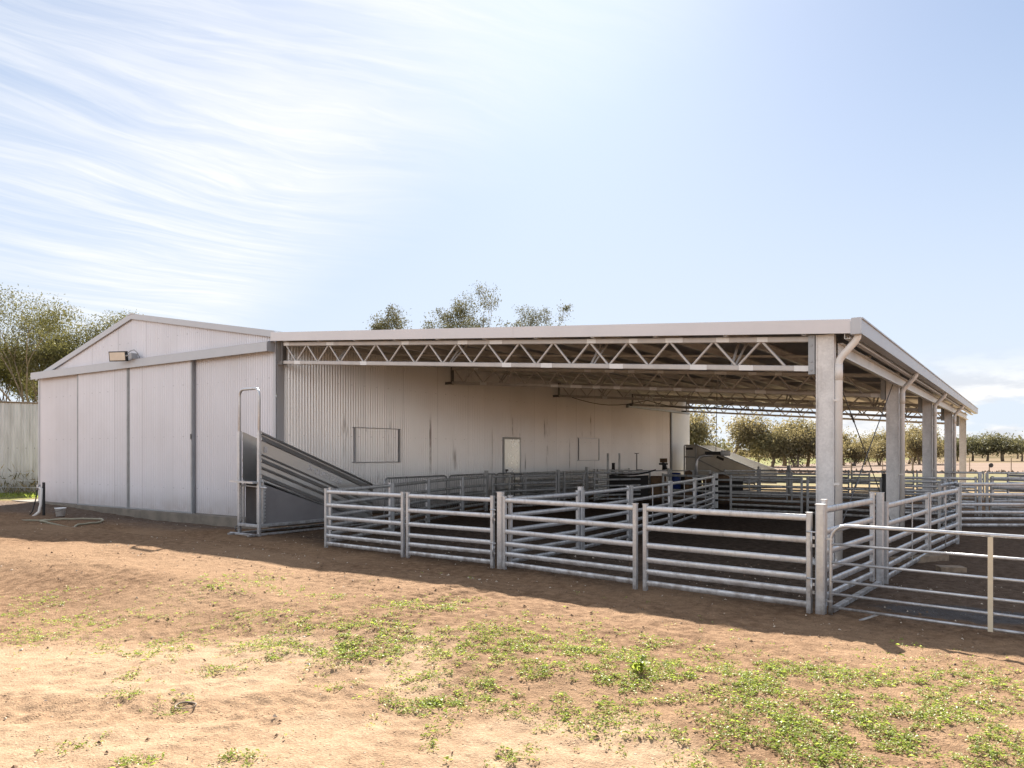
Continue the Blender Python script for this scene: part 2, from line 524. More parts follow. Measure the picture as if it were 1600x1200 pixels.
def track_wear(x, y):
    out = np.zeros_like(x)
    for pts, w, amp in TRACKS:
        best, along, side = track_dist(x, y, pts)
        n_ = fbm(x * 3, y * 3, 3, 91)
        out = np.maximum(out, (1 - sst(best + (n_ - 0.5) * 0.35, w * 0.8, w * 1.6)) * (0.35 + 0.65 * vnoise(along * 0.9, along * 0 + 3.3, 5)))
    return out


def gz(x, y):
    x = np.asarray(x, float); y = np.asarray(y, float)
    dip = -0.20 * sst(x, -26.0, -18.5) * sst(y, 9.4, 11.2) * (1 - sst(x, -14.6, -13.4)) * (1 - sst(y, 12.5, 14))
    near = 1 - sst(np.hypot(x + 6, y - 6), 25, 45)
    n = (fbm(x * 0.45, y * 0.45, 3, 1) - 0.5) * 0.10
    n2 = (fbm(x * 2.2, y * 2.2, 3, 11) - 0.5) * 0.035
    n3 = (fbm(x * 9, y * 9, 3, 21) - 0.5) * 0.030
    rough = 0.35 + 0.9 * sst(fbm(x * 0.6, y * 0.6, 2, 31), 0.4, 0.65)
    yard = sst(y + 0.09 * (x + 6), 7.9, 8.8)
    mound = np.clip(0.075 + 0.018 * (-2.27 - x), 0.03, 0.24) * sst(y, 3.5, 5.0) * (1 - sst(y, 6.9, 7.9))
    return dip + mound * (1 - sst(-x, 40, 80)) + near * ((n * (1 - 0.7 * yard)) + n2 + n3 * rough) + near * track_field(x, y) * (1 - yard)


def gz1(x, y):
    return float(gz(np.array([x]), np.array([y]))[0])


def lines(segs):
    o = []
    for a, c, st in segs:
        o += list(np.arange(a, c - 1e-6, st))
    return o


def grow(a, lim, st, k=1.22):
    o = []; v = a
    while abs(v - a) < lim:
        v += st; st *= k; o.append(v)
    return o


xs = lines([(-30, -22, 0.2), (-22, -9.2, 0.07), (-9.2, 0.6, 0.03), (0.6, 6, 0.12)])
xs = sorted(grow(-30, 2600, -0.3)) + xs + grow(6, 2600, 0.2)
ys = lines([(1.2, 7.2, 0.03), (7.2, 12.0, 0.06), (12, 40, 0.3)])
ys = sorted(grow(1.2, 400, -0.1)) + ys + grow(40, 2600, 0.5)
GX, GY = np.meshgrid(np.array(xs), np.array(ys))
GZ = gz(GX, GY)
nx, ny = len(xs), len(ys)
idx = np.arange(nx * ny).reshape(ny, nx)
fa = np.stack([idx[:-1, :-1], idx[:-1, 1:], idx[1:, 1:], idx[1:, :-1]], -1).reshape(-1, 4)

gm, q, out = material('dry_soil')
o = q.n('ShaderNodeTexCoord').outputs['Object']
X, Y, Z = q.sep(o)[:3]
fwd = q.m('ADD', q.m('MULTIPLY', X, -0.57), q.m('MULTIPLY', Y, 0.8215))
n_big = q.noise(o, 0.28, 4, 0.55, 0.3)
n_mid = q.noise(o, 1.3, 5, 0.6, 0.4)
n_fin = q.noise(o, 9.0, 5, 0.65)
n_grit = q.noise(o, 70.0, 3, 0.7)
vor = q.n('ShaderNodeTexVoronoi', {'Vector': o, 'Scale': 21.0})
lat = q.m('ADD', q.m('MULTIPLY', X, 0.8215), q.m('MULTIPLY', Y, 0.57))
sm1 = q.m('MULTIPLY', q.ss(fwd, 5.3, 7.4, 1.0, 0.0), q.ss(lat, -1.6, 0.9, 1.0, 0.0))
sm2 = q.m('MULTIPLY', q.ss(fwd, 4.0, 4.9, 1.0, 0.0), q.ss(lat, 0.5, 1.5, 1.0, 0.0))
sandm = q.m('ADD', q.m('MAXIMUM', sm1, sm2), q.m('MULTIPLY', q.m('SUBTRACT', n_mid, 0.5), 1.3))
sandm = q.m('ADD', sandm, q.m('MULTIPLY', q.m('SUBTRACT', n_big, 0.5), 0.8))
sandm = q.ss(sandm, 0.2, 0.66)
trk = q.n('ShaderNodeAttribute', attribute_name='wear').outputs['Fac']
sandm = q.m('MULTIPLY', sandm, q.m('SUBTRACT', 1.0, q.m('MULTIPLY', trk, 0.75)))
dirt = q.mix(q.ss(n_fin, 0.3, 0.7), (0.185, 0.11, 0.064), (0.365, 0.232, 0.14))
dirt = q.mix(q.ss(n_big, 0.4, 0.65, 0.0, 0.65), dirt, (0.40, 0.262, 0.16))
sand = q.mix(q.ss(n_fin, 0.3, 0.7), (0.365, 0.245, 0.155), (0.46, 0.325, 0.212))
col = q.mix(sandm, dirt, sand)
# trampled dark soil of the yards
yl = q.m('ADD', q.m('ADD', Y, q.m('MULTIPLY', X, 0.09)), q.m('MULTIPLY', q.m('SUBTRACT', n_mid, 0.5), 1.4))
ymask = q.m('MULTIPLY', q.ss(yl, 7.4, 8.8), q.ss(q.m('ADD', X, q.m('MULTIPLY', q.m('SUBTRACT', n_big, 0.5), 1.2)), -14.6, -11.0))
ymask = q.m('MULTIPLY', ymask, q.ss(q.m('ADD', X, q.m('MULTIPLY', n_mid, 2.0)), 1.6, 3.4, 1.0, 0.0))  # dark soil stops out of view; paler unseen ground added to bounce light
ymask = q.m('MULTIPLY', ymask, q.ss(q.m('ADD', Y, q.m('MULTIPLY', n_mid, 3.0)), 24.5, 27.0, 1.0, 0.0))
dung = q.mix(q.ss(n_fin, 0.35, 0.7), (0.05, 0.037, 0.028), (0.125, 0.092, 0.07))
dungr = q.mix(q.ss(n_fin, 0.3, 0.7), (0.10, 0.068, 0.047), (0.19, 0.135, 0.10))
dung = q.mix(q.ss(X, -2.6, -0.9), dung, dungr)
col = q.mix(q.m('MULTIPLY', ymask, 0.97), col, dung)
# gravelly grey fill along the slab, with the building's shade darkened into its colour
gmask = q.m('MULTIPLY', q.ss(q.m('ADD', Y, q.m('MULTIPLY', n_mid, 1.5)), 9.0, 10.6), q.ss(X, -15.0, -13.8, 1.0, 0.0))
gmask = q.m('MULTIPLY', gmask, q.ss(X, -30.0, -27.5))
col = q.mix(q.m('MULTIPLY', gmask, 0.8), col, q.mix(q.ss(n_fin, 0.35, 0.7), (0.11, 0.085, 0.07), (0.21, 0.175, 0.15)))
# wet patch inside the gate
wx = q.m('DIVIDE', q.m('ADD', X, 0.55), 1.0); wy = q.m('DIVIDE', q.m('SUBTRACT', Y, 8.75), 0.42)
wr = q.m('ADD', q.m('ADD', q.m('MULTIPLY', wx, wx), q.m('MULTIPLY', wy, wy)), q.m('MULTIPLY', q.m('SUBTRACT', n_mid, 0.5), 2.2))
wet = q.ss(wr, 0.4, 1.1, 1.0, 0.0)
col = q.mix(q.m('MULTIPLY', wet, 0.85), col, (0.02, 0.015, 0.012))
# dung pellets and clods: dark and pale specks
spk = q.ss(vor.outputs['Distance'], 0.07, 0.2, 1.0, 0.0)
wn = q.sep(vor.outputs['Color'])
col = q.mix(q.m('MULTIPLY', q.m('MULTIPLY', spk, q.m('GREATER_THAN', wn[0], 0.62)), 0.6), col, (0.06, 0.042, 0.03))
col = q.mix(q.m('MULTIPLY', q.m('MULTIPLY', spk, q.m('GREATER_THAN', wn[1], 0.93)), 0.75), col, (0.55, 0.46, 0.37))
col = q.mix(q.ss(n_grit, 0.3, 0.7, 0.38, 0.0), col, (0.06, 0.04, 0.03))
# paddocks behind the yards
fd = q.m('ADD', fwd, q.m('MULTIPLY', q.m('SUBTRACT', n_big, 0.5), 5.0))
tan = q.mix(n_mid, (0.25, 0.18, 0.105), (0.33, 0.25, 0.15))
col = q.mix(q.ss(fd, 24.0, 30.0), col, tan)
grn = q.mix(q.ss(n_mid, 0.35, 0.65), (0.235, 0.195, 0.12), (0.185, 0.178, 0.088))
col = q.mix(q.m('MULTIPLY', q.ss(fd, 36.0, 41.0), q.ss(fd, 58.0, 62.0, 1.0, 0.0)), col, grn)
furrow = q.noise(q.comb(q.m('MULTIPLY', fwd, 0.45), q.m('MULTIPLY', X, 0.02), 0.0), 1.0, 4, 0.6)
plow = q.mix(q.ss(furrow, 0.3, 0.7), (0.215, 0.158, 0.125), (0.28, 0.21, 0.165))
col = q.mix(q.ss(fd, 59.0, 62.0), col, plow)
straw = q.mix(n_mid, (0.23, 0.172, 0.108), (0.185, 0.138, 0.085))
col = q.mix(q.ss(fd, 128.0, 140.0), col, straw)
# green pick beside the tank
tg = q.m('MULTIPLY', q.ss(X, -29.5, -28.2, 1.0, 0.0), q.ss(q.m('ADD', Y, q.m('MULTIPLY', n_mid, 1.5)), 11.2, 12.2))
col = q.mix(q.m('MULTIPLY', tg, q.ss(n_fin, 0.3, 0.6)), col, (0.18, 0.20, 0.06))
p = principled(q, out, Base_Color=col, Roughness=q.m('SUBTRACT', 0.95, q.m('MULTIPLY', wet, 0.35)), Specular_IOR_Level=q.m('ADD', 0.02, q.m('MULTIPLY', wet, 0.25)))
hgt = q.m('ADD', q.m('MULTIPLY', n_fin, 0.6), q.m('ADD', q.m('MULTIPLY', n_grit, 0.25), q.m('MULTIPLY', spk, 0.25)))
bfac = q.m('MULTIPLY', q.ss(fwd, 10.0, 60.0, 1.0, 0.1), q.ss(sandm, 0.0, 1.0, 1.0, 0.65))
bn = q.n('ShaderNodeBump', {'Height': hgt, 'Strength': bfac, 'Distance': 0.05})
q.put(p.inputs['Normal'], bn.outputs[0])
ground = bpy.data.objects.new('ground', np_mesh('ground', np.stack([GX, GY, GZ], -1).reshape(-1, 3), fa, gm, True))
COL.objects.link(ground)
at_ = ground.data.attributes.new('wear', 'FLOAT', 'POINT')
at_.data.foreach_set('value', track_wear(GX, GY).ravel().astype(np.float32))
tag(ground, kind='structure')

# low hills behind the paddocks
hm, q, out = material('dry_hill')
o = q.n('ShaderNodeTexCoord').outputs['Object']
principled(q, out, Base_Color=q.mix(q.ss(q.noise(o, 0.02, 5, 0.6), 0.35, 0.65), (0.225, 0.168, 0.108), (0.13, 0.11, 0.068)), Roughness=1.0, Specular_IOR_Level=0.0)
hv, hf = [], []
NA, NR = 160, 12
for j in range(NR):
    rr = 260 + j * 130
    for i in range(NA):
        a = 2 * math.pi * i / NA
        h = -0.6 + 9.5 * (j / (NR - 1)) ** 0.8 * (0.45 + 0.8 * float(fbm(np.array([3 + 2.2 * math.cos(a)]), np.array([3 + 2.2 * math.sin(a)]), 3, 3)[0]))
        hv.append((rr * math.cos(a), rr * math.sin(a), h))
for j in range(NR - 1):
    for i in range(NA):
        hf.append((j * NA + i, j * NA + (i + 1) % NA, (j + 1) * NA + (i + 1) % NA, (j + 1) * NA + i))
hills = bpy.data.objects.new('hills', np_mesh('hills', hv, hf, hm, True))
COL.objects.link(hills)
tag(hills, kind='structure')


# ------------------------------------------------------------------ the shed
XL, XR, YF, YB = -27.06, -14.9, 11.6, 37.7        # walls
ZL, ZK, ZR, XRG = 4.12, 4.46, 5.54, -21.25        # left eave, right kink, ridge


def roof_z(x):
    if x < XRG:
        return ZL + (ZR - ZL) * (x - XL) / (XRG - XL)
    return ZR + (ZK - ZR) * (x - XRG) / (XR - XRG)


def corrugated(p0, p1, normal, z0f, z1f, pitch=0.09, amp=0.023, seg=8, cuts=None):
    """vertical corrugated sheet between plan points p0 and p1; returns MB"""
    mb = MB()
    p0, p1, nrm = Vector((p0[0], p0[1], 0)), Vector((p1[0], p1[1], 0)), Vector(normal)
    L = (p1 - p0).length
    n = int(L / pitch * seg)
    vs, fs = [], []
    for i in range(n + 1):
        t = i / n
        s_ = L * t
        p = p0.lerp(p1, t) + nrm * (amp * math.cos(2 * math.pi * s_ / pitch))
        vs += [(p.x, p.y, z0f(p.x)), (p.x, p.y, z1f(p.x))]
    for i in range(n):
        fs.append((2 * i, 2 * i + 2, 2 * i + 3, 2 * i + 1))
    mb.add(vs, fs, 0, True)
    return mb


shed = thing('shed', (0, 0, 0), 0, 'long pale corrugated steel shed with gabled end and tall sliding doors', 'shed')
corrugated((XL, YF), (XR, YF), (0, -1, 0), lambda x: 0.04, lambda x: roof_z(x) - 0.03).build('wall', M['sheet'], shed)
corrugated((XR, YF + 0.02), (XR, YB), (1, 0, 0), lambda x: 0.0, lambda x: ZK - 0.05).build('wall', M['sheet_y'], shed)
corrugated((XL, YF + 0.02), (XL, YB), (-1, 0, 0), lambda x: 0.0, lambda x: ZL - 0.03, seg=4).build('wall', M['sheet_y'], shed)
corrugated((XL, YB), (XR, YB), (0, 1, 0), lambda x: 0.0, lambda x: roof_z(x) - 0.03, seg=4).build('wall', M['sheet'], shed)
mb = MB()
for a, c in ((XL - 0.06, XRG), (XRG, XR)):
    n = int((YB + 0.12 - YF + 0.1) / 0.076 * 4)
    vs, fs = [], []
    for i in range(n + 1):
        y = YF - 0.045 + (YB + 0.15 - YF) * i / n
        dz_ = 0.008 * math.cos(i * math.pi / 2)
        za = ZL + (roof_z(XRG) - ZL) * (a - XL) / (XRG - XL) if a < XRG else roof_z(a)
        vs += [(a, y, za + dz_ + 0.03), (c, y, roof_z(c) + dz_ + 0.03)]
    for i in range(n):
        fs.append((2 * i, 2 * i + 1, 2 * i + 3, 2 * i + 2))
    mb.add(vs, fs, 0, True)
roof = mb.build('roof', M['roof'], shed)
# barge capping along the gable rake
mb = MB()
for (x0, x1) in ((XL - 0.10, XRG), (XRG, XR + 0.02)):
    z0 = roof_z(max(x0, XL)) - (0.02 if x0 < XL else 0) + 0.07
    z1 = roof_z(x1) + 0.07
    mb.prism([(x0, YF - 0.09, z0), (x1, YF - 0.09, z1), (x1, YF - 0.09, z1 - 0.155), (x0, YF - 0.09, z0 - 0.155)], (0, 0.035, 0))
    mb.prism([(x0, YF - 0.048, z0 + 0.004), (x1, YF - 0.048, z1 + 0.004), (x1, YF + 0.15, z1 + 0.004), (x0, YF + 0.15, z0 + 0.004)], (0, 0, -0.012))
mb.build('barge_capping', M['trim'], shed)
mb = MB()   # ridge
mb.prism([(XRG - 0.2, YF - 0.1, ZR + 0.03), (XRG, YF - 0.1, ZR + 0.085), (XRG + 0.2, YF - 0.1, ZR + 0.045)], (0, YB - YF + 0.2, 0))
mb.build('ridge_capping', M['trim'], shed)
# door track cover
mb = MB()
mb.box((XL - 0.04, YF - 0.26, 4.03), (XR - 0.02, YF - 0.235, 4.25))
mb.prism([(XL - 0.04, YF - 0.262, 4.254), (XR - 0.02, YF - 0.262, 4.254), (XR - 0.02, YF - 0.012, 4.30), (XL - 0.04, YF - 0.012, 4.30)], (0, 0, -0.006))
mb.box((XR - 0.045, YF - 0.233, 4.03), (XR - 0.022, YF - 0.02, 4.245))
mb.build('door_track', M['trim'], shed)
# sliding doors
for (xa, xb) in ((-24.25, -21.31), (-21.27, -18.14)):
    yd = YF - 0.115
    z0, z1 = 0.02, 4.06
    d = corrugated((xa + 0.06, yd), (xb - 0.06, yd), (0, -1, 0), lambda x: z0 + 0.03, lambda x: z1).build('sliding_door', M['sheet'], shed)
    mb = MB()
    mb.box((xa, yd - 0.03, z0), (xa + 0.05, yd + 0.05, z1))
    mb.box((xb - 0.065, yd - 0.03, z0), (xb, yd + 0.05, z1))
    mb.box((xa + 0.052, yd - 0.026, z0), (xb - 0.067, yd + 0.05, z0 + 0.05))
    mb.build('door_frame', M['door_frame'], d)
    if xb > -20:
        mb = MB()
        mb.box((xb - 0.06, yd - 0.05, 1.98), (xb - 0.025, yd - 0.032, 2.12))
        mb.build('latch', M['rod'], d)
# corner flashings
mb = MB()
mb.box((XR - 0.075, YF - 0.036, 0.03), (XR + 0.022, YF - 0.026, 4.02))
mb.box((XR + 0.026, YF - 0.016, 0.0), (XR + 0.036, YF + 0.20, 4.38))
mb.build('corner_flashing', M['trim'], shed)
mb = MB()
mb.box((XL - 0.03, YF - 0.036, 0.03), (XL + 0.08, YF - 0.026, 4.02))
mb.build('corner_flashing', M['trim'], shed)
mb = MB()
mb.box((XR + 0.026, YB - 0.10, 0.0), (XR + 0.036, YB + 0.01, 4.38))
mb.build('corner_flashing', M['white'], shed)
mb = MB()
mb.box((-28.3, 11.26, -0.45), (XR + 0.14, YB + 0.2, 0.035))
mb.build('concrete_slab', M['concrete'], shed)


# openings of the side wall (local frame on X = XR)
def wall_window(y0, y1, z0, z1, deep):
    mb = corrugated((XR + 0.034, y0), (XR + 0.034, y1), (1, 0, 0), lambda x: z0, lambda x: z1)
    w = mb.build('window', M['sheet_y'], shed)
    mb = MB()
    x0, x1 = XR + 0.024, XR + 0.078
    mb.box((x0, y0 - 0.10, z1), (x1 - 0.02, y1 + 0.06, z1 + 0.018))
    mb.box((x0, y0 - 0.10, z0 - 0.022), (x1 - 0.02, y1 + 0.06, z0))
    mb.box((x0, y0 - 0.022, z0 + 0.001), (x1 - 0.01, y0, z1 - 0.001))
    mb.box((x0, y1, z0 + 0.001), (x1 - 0.01, y1 + deep, z1 - 0.001))
    mb.build('window_frame', M['trim'], w)


wall_window(14.1, 15.77, 1.38, 2.29, 0.035)
wall_window(26.04, 27.69, 1.34, 2.22, 0.05)
mb = MB(); mb.box((XR + 0.025, 20.95, 0.06), (XR + 0.06, 21.86, 2.10))
pd = mb.build('door', M['door_white'], shed)
mb = MB()
mb.box((XR + 0.012, 20.88, 0.05), (XR + 0.055, 20.945, 2.17)); mb.box((XR + 0.012, 21.865, 0.05), (XR + 0.055, 21.93, 2.17))
mb.box((XR + 0.012, 20.947, 2.105), (XR + 0.055, 21.863, 2.17))
mb.build('door_frame', M['trim'], pd)
mb = MB(); mb.box((XR + 0.062, 21.0, 1.0), (XR + 0.09, 21.13, 1.07)); mb.box((XR + 0.062, 21.02, 0.92), (XR + 0.07, 21.07, 0.998))
mb.build('handle', M['rod'], pd)
# rear sliding door with its rail
mb = MB(); mb.box((XR + 0.05, 35.3, 0.1), (XR + 0.09, 37.55, 3.62))
sd = mb.build('sliding_door', M['flat_sheet'], shed)
mb = MB(); mb.box((XR + 0.048, 35.18, 0.1), (XR + 0.10, 35.298, 3.64))
mb.build('door_frame', M['door_frame'], sd)
mb = MB(); mb.box((XR + 0.03, 30.4, 3.66), (XR + 0.12, 37.6, 3.74)); mb.box((XR + 0.02, 30.3, 3.64), (XR + 0.14, 30.4, 3.77))
mb.build('door_rail', M['door_frame'], shed)
# tap point on the wall
mb = MB(); mb.bar((XR + 0.04, 31.35, 0.85), (XR + 0.04, 31.35, 1.62), 0.03, 0.03); mb.bar((XR + 0.04, 31.15, 1.62), (XR + 0.04, 31.55, 1.62), 0.03, 0.03); mb.bar((XR + 0.04, 31.35, 0.87), (XR + 0.12, 31.75, 0.87), 0.04, 0.04)
mb.build('wall_pipe', M['rod'], shed)

# floodlight
fl = thing('floodlight', (-21.2, YF - 0.25, 4.32), 0, 'rectangular floodlight with black rim on top of the door track', 'floodlight')
mb = MB()
fm = Matrix.Translation((0.0, -0.22, 0.02)) @ Matrix.Rotation(R(24), 4, 'Z') @ Matrix.Rotation(R(8), 4, 'X')


def xf(mb_, mat):
    mb_.v = [tuple(mat @ Vector(v)) for v in mb_.v]
    return mb_


mb.box((-0.27, -0.04, -0.14), (0.27, 0.05, 0.14))
for k in range(7):
    mb.box((-0.24 + k * 0.075, 0.051, -0.12), (-0.225 + k * 0.075, 0.10, 0.12))
xf(mb, fm).build('housing', M['black'], fl)
mb = MB(); mb.box((-0.24, -0.05, -0.112), (0.24, -0.041, 0.112)); xf(mb, fm).build('lens', M['lens'], fl)
mb = MB()
mb.tube([(0.26, -0.15, 0.02), (0.34, -0.10, 0.04), (0.42, -0.04, 0.02), (0.44, 0.1, -0.05)], 0.022, 8)
mb.box((0.36, -0.12, -0.07), (0.50, 0.06, 0.09))
mb.tube([(0.30, -0.12, 0.1), (0.36, -0.06, 0.17), (0.46, -0.02, 0.19), (0.52, 0.05, 0.10), (0.5, 0.12, -0.03)], 0.012, 6)
mb.build('bracket', M['door_frame'], fl)

# ------------------------------------------------------------------ open yard shelter against the shed
TY = [11.6 + 6.27 * i for i in range(5)]
XC = -2.50                        # column centre line
SL = (3.34 - 4.30) / (-2.42 - XR)  # slope of the lean-to roof


def lz(x):                         # underside of the purlins / top of trusses
    return 4.26 + SL * (x - XR)


lean = thing('yard_shelter', (XC, YF, 0), 0, 'open steel roof on tall columns sheltering the sheep yards beside the shed', 'shelter')


def lchild(mb_, name, mat, par=None):
    o_ = mb_.build(name, mat, par or lean)
    if par is None:
        o_.location = (-XC, -YF, 0)
    return o_


# roof sheet: two corrugated skins would be invisible; one sheet, ribs run down the slope
mb = MB()
FYR = 11.452
n = int((TY[4] + 0.5 - FYR) / 0.076 * 4)
vs, fs = [], []
for i in range(n + 1):
    y = FYR + (TY[4] + 0.5 - FYR) * i / n
    dz_ = 0.009 * math.cos(i * math.pi / 2)
    vs += [(XR + 0.02, y, lz(XR) + 0.15 + dz_), (-2.14, y, lz(-2.14) + 0.15 + dz_)]
for i in range(n):
    fs.append((2 * i, 2 * i + 1, 2 * i + 3, 2 * i + 2))
mb.add(vs, fs, 0, True)
lchild(mb, 'roof_sheet', M['roof'])
# front fascia in three lengths with lap joints
mb = MB()
FY = 11.42
cuts = [XR + 0.02, -11.35, -7.9, -4.9, -2.13]
for k, (a, c) in enumerate(zip(cuts[:-1], cuts[1:])):
    yo = 0.004 * (k % 2)
    mb.prism([(a, FY - yo, lz(a) + 0.208), (c, FY - yo, lz(c) + 0.208), (c, FY - yo, lz(c) + 0.015), (a, FY - yo, lz(a) + 0.015)], (0, 0.03, 0))
mb.prism([(cuts[0], FY + 0.002, lz(cuts[0]) + 0.217), (-2.13, FY + 0.002, lz(-2.13) + 0.215), (-2.13, FY + 0.25, lz(-2.13) + 0.215), (cuts[0], FY + 0.25, lz(cuts[0]) + 0.215)], (0, 0, -0.012))
lchild(mb, 'fascia', M['fascia'])
# gutter along the low edge
mb = MB()
gx0, gx1, zt = -2.13, -1.99, lz(-2.1) + 0.20
y0, y1 = FY - 0.02, TY[4] + 0.55
mb.box((gx0, y0, zt - 0.20), (gx1, y1, zt - 0.19))
mb.box((gx1 - 0.008, y0, zt - 0.189), (gx1, y1, zt + 0.02))
mb.box((gx1 - 0.002, y0, zt + 0.005), (gx1 + 0.018, y1, zt + 0.025))
mb.box((gx0 - 0.003, y0, zt - 0.189), (gx0 + 0.004, y1, zt - 0.02))
mb.box((gx0 + 0.006, y0, zt - 0.189), (gx1 - 0.01, y0 + 0.01, zt + 0.03))
mb.box((gx0 + 0.006, y1 - 0.01, zt - 0.189), (gx1 - 0.01, y1, zt))
lchild(mb, 'gutter', M['trim'])


def c_purlin(mb_, x, z, y0, y1, h=0.15, w=0.06):
    mb_.box((x - 0.004, y0, z), (x + 0.004, y1, z + h))
    mb_.box((x + 0.005, y0, z), (x + w, y1, z + 0.006))
    mb_.box((x + 0.005, y0, z + h - 0.006), (x + w, y1, z + h))
    mb_.box((x + w - 0.006, y0, z + 0.007), (x + w, y1, z + 0.025))


for k in range(11):
    x = XR + 0.45 + k * 1.165
    mb = MB(); c_purlin(mb, x, lz(x) - 0.002, FY + 0.035, TY[4] + 0.45, h=0.138)
    lchild(mb, 'purlin', M['purlin'])
mb = MB(); c_purlin(mb, XC + 0.14, lz(XC) - 0.30, 11.72, TY[4] - 0.1, 0.2, 0.07)
lchild(mb, 'eave_beam', M['purlin'])
mb = MB(); c_purlin(mb, -2.22, lz(-2.22) - 0.06, FY + 0.035, TY[4] + 0.45, 0.19, 0.07)
lchild(mb, 'eave_beam', M['purlin'])
for k in range(4):                 # bridging bars between purlins
    y = TY[k] + 3.1
    mb = MB(); mb.bar((XR + 0.3, y, lz(XR + 0.3) + 0.03), (-2.4, y, lz(-2.4) + 0.03), 0.035, 0.045)
    lchild(mb, 'bridging_bar', M['truss'])

TXL, TXR = -14.60, -2.73
PER = (13.71 - 3.34) / 14
for i, y in enumerate(TY):
    mb = MB()
    ct = lambda x: lz(x) - 0.045
    cb = lambda x: lz(x) - 0.475
    mb.bar((TXL, y, ct(TXL)), (TXR, y, ct(TXR)), 0.075, 0.085)
    mb.bar((TXL, y, cb(TXL)), (TXR, y, cb(TXR)), 0.075, 0.085)
    x = TXL + 0.06
    while x + PER / 2 < TXR - 0.05:
        xm = x + PER / 2
        for a, c in ((x + 0.02, xm - 0.02), (min(x + PER, TXR + 0.3) - 0.02, xm + 0.02)):
            if a < TXR:
                mb.bar((a, y, ct(a) - 0.035), (c, y, cb(c) + 0.035), 0.042, 0.042, prof='round', seg=8)
        # zinc touch-up at the welds
        if random.random() < 0.6:
            L_ = random.uniform(0.18, 0.36)
            xx = xm + random.uniform(-0.15, 0.15)
            mb.prism([(xx, y - 0.0395, cb(xx) + 0.04), (xx + L_, y - 0.0395, cb(xx + L_) + 0.04), (xx + L_, y - 0.0395, cb(xx + L_) - 0.04), (xx, y - 0.0395, cb(xx) - 0.04)], (0, 0.0015, 0), 1)
        if random.random() < 0.5:
            L_ = random.uniform(0.15, 0.30)
            xx = x + random.uniform(-0.1, 0.1)
            if xx > TXL:
                mb.prism([(xx, y - 0.0395, ct(xx) + 0.036), (xx + L_, y - 0.0395, ct(xx + L_) + 0.036), (xx + L_, y - 0.0395, ct(xx + L_) - 0.036), (xx, y - 0.0395, ct(xx) - 0.036)], (0, 0.0015, 0), 1)
        x += PER
    tr = lchild(mb, 'truss', [M['truss'], M['patch']])
    mb = MB()                      # end plates: dark angle at the wall, bolted cleat at the column
    mb.box((TXL - 0.28, y - 0.05, cb(TXL) - 0.05), (TXL - 0.002, y + 0.05, cb(TXL) + 0.50)) if False else mb.box((TXL - 0.03, y - 0.06, cb(TXL) - 0.05), (TXL - 0.002, y + 0.06, ct(TXL) + 0.045))
    mb.box((TXL - 0.30, y + 0.0, cb(TXL) - 0.04), (TXL - 0.032, y + 0.012, cb(TXL) + 0.04))
    mb.build('end_plate', M['rod'], tr)
    mb = MB()
    mb.box((TXR + 0.002, y - 0.075, cb(TXR) - 0.09), (TXR + 0.09, y - 0.045, ct(TXR) + 0.05))
    mb.box((TXR + 0.075, y - 0.043, cb(TXR) - 0.09), (TXR + 0.095, y + 0.07, ct(TXR) + 0.05))
    for zz in (0.0, 0.12, 0.36, 0.48):
        mb.bar((TXR + 0.045, y - 0.076, cb(TXR) - 0.03 + zz), (TXR + 0.045, y - 0.092, cb(TXR) - 0.03 + zz), 0.026, 0.026, prof='round', seg=6)
    mb.build('end_plate', M['door_frame'], tr)
    for fx_ in (-12.9, -9.6, -6.4, -3.9):   # fly braces, V seen from below
        if i == 4: continue
        mb = MB()
        mb.bar((fx_, y + 0.04, cb(fx_) + 0.02), (fx_ - 0.05, y + 0.55, lz(fx_) + 0.01), 0.04, 0.012)
        mb.bar((fx_ + 0.05, y + 0.04, cb(fx_) + 0.02), (fx_ + 0.1, y + 0.55, lz(fx_) + 0.01), 0.04, 0.012)
        mb.build('fly_brace', M['truss'], tr)

for i, y in enumerate(TY):
    mb = MB()                      # I-section column, web seen from the yard front
    h, fw, ft, wt = 0.245, 0.15, 0.012, 0.012
    zt_ = lz(XC) + 0.02
    mb.box((XC - h / 2, y - fw / 2, -0.15), (XC - h / 2 + ft, y + fw / 2, zt_))
    mb.box((XC + h / 2 - ft, y - fw / 2, -0.15), (XC + h / 2, y + fw / 2, zt_))
    mb.box((XC - h / 2 + ft, y - 0.052, -0.15), (XC + h / 2 - ft, y - 0.052 + wt, zt_ - 0.003))
    c = lchild(mb, 'column', M['column'])
    mb = MB()
    mb.box((XC - 0.2, y - 0.15, -0.02), (XC + 0.2, y + 0.15, 0.045))
    for a in (-0.16, 0.16):
        for d_ in (-0.11, 0.11):
            mb.bar((XC + a, y + d_, 0.045), (XC + a, y + d_, 0.10), 0.03, 0.03, prof='round', seg=6)
    mb.build('base_plate', M['column'], c)
    if i < 4:
        mb = MB()
        xd, yd, gz_ = XC + 0.185, y - 0.05, lz(-2.06)
        mb.tube([(-2.06, yd - 0.02, gz_ + 0.02), (-2.065, yd - 0.02, gz_ - 0.03), (-2.10, yd - 0.02, gz_ - 0.09), (xd + 0.05, yd, gz_ - 0.27), (xd + 0.01, yd, gz_ - 0.33), (xd, yd, gz_ - 0.40), (xd, yd, 0.06)], 0.05, 14)
        mb.tube([(xd, yd, gz_ - 0.62), (xd, yd, gz_ - 0.39)], 0.054, 14)
        dp = lchild(mb, 'downpipe', M['pvc'])
        mb = MB()
        for zz in (1.15, 2.35):
            mb.box((XC + h / 2 + 0.001, yd - 0.056, zz), (xd + 0.02, yd - 0.052, zz + 0.03))
            mb.box((XC + h / 2 + 0.001, yd + 0.052, zz), (xd + 0.02, yd + 0.056, zz + 0.03))
        mb.build('pipe_clip', M['pvc'], dp)
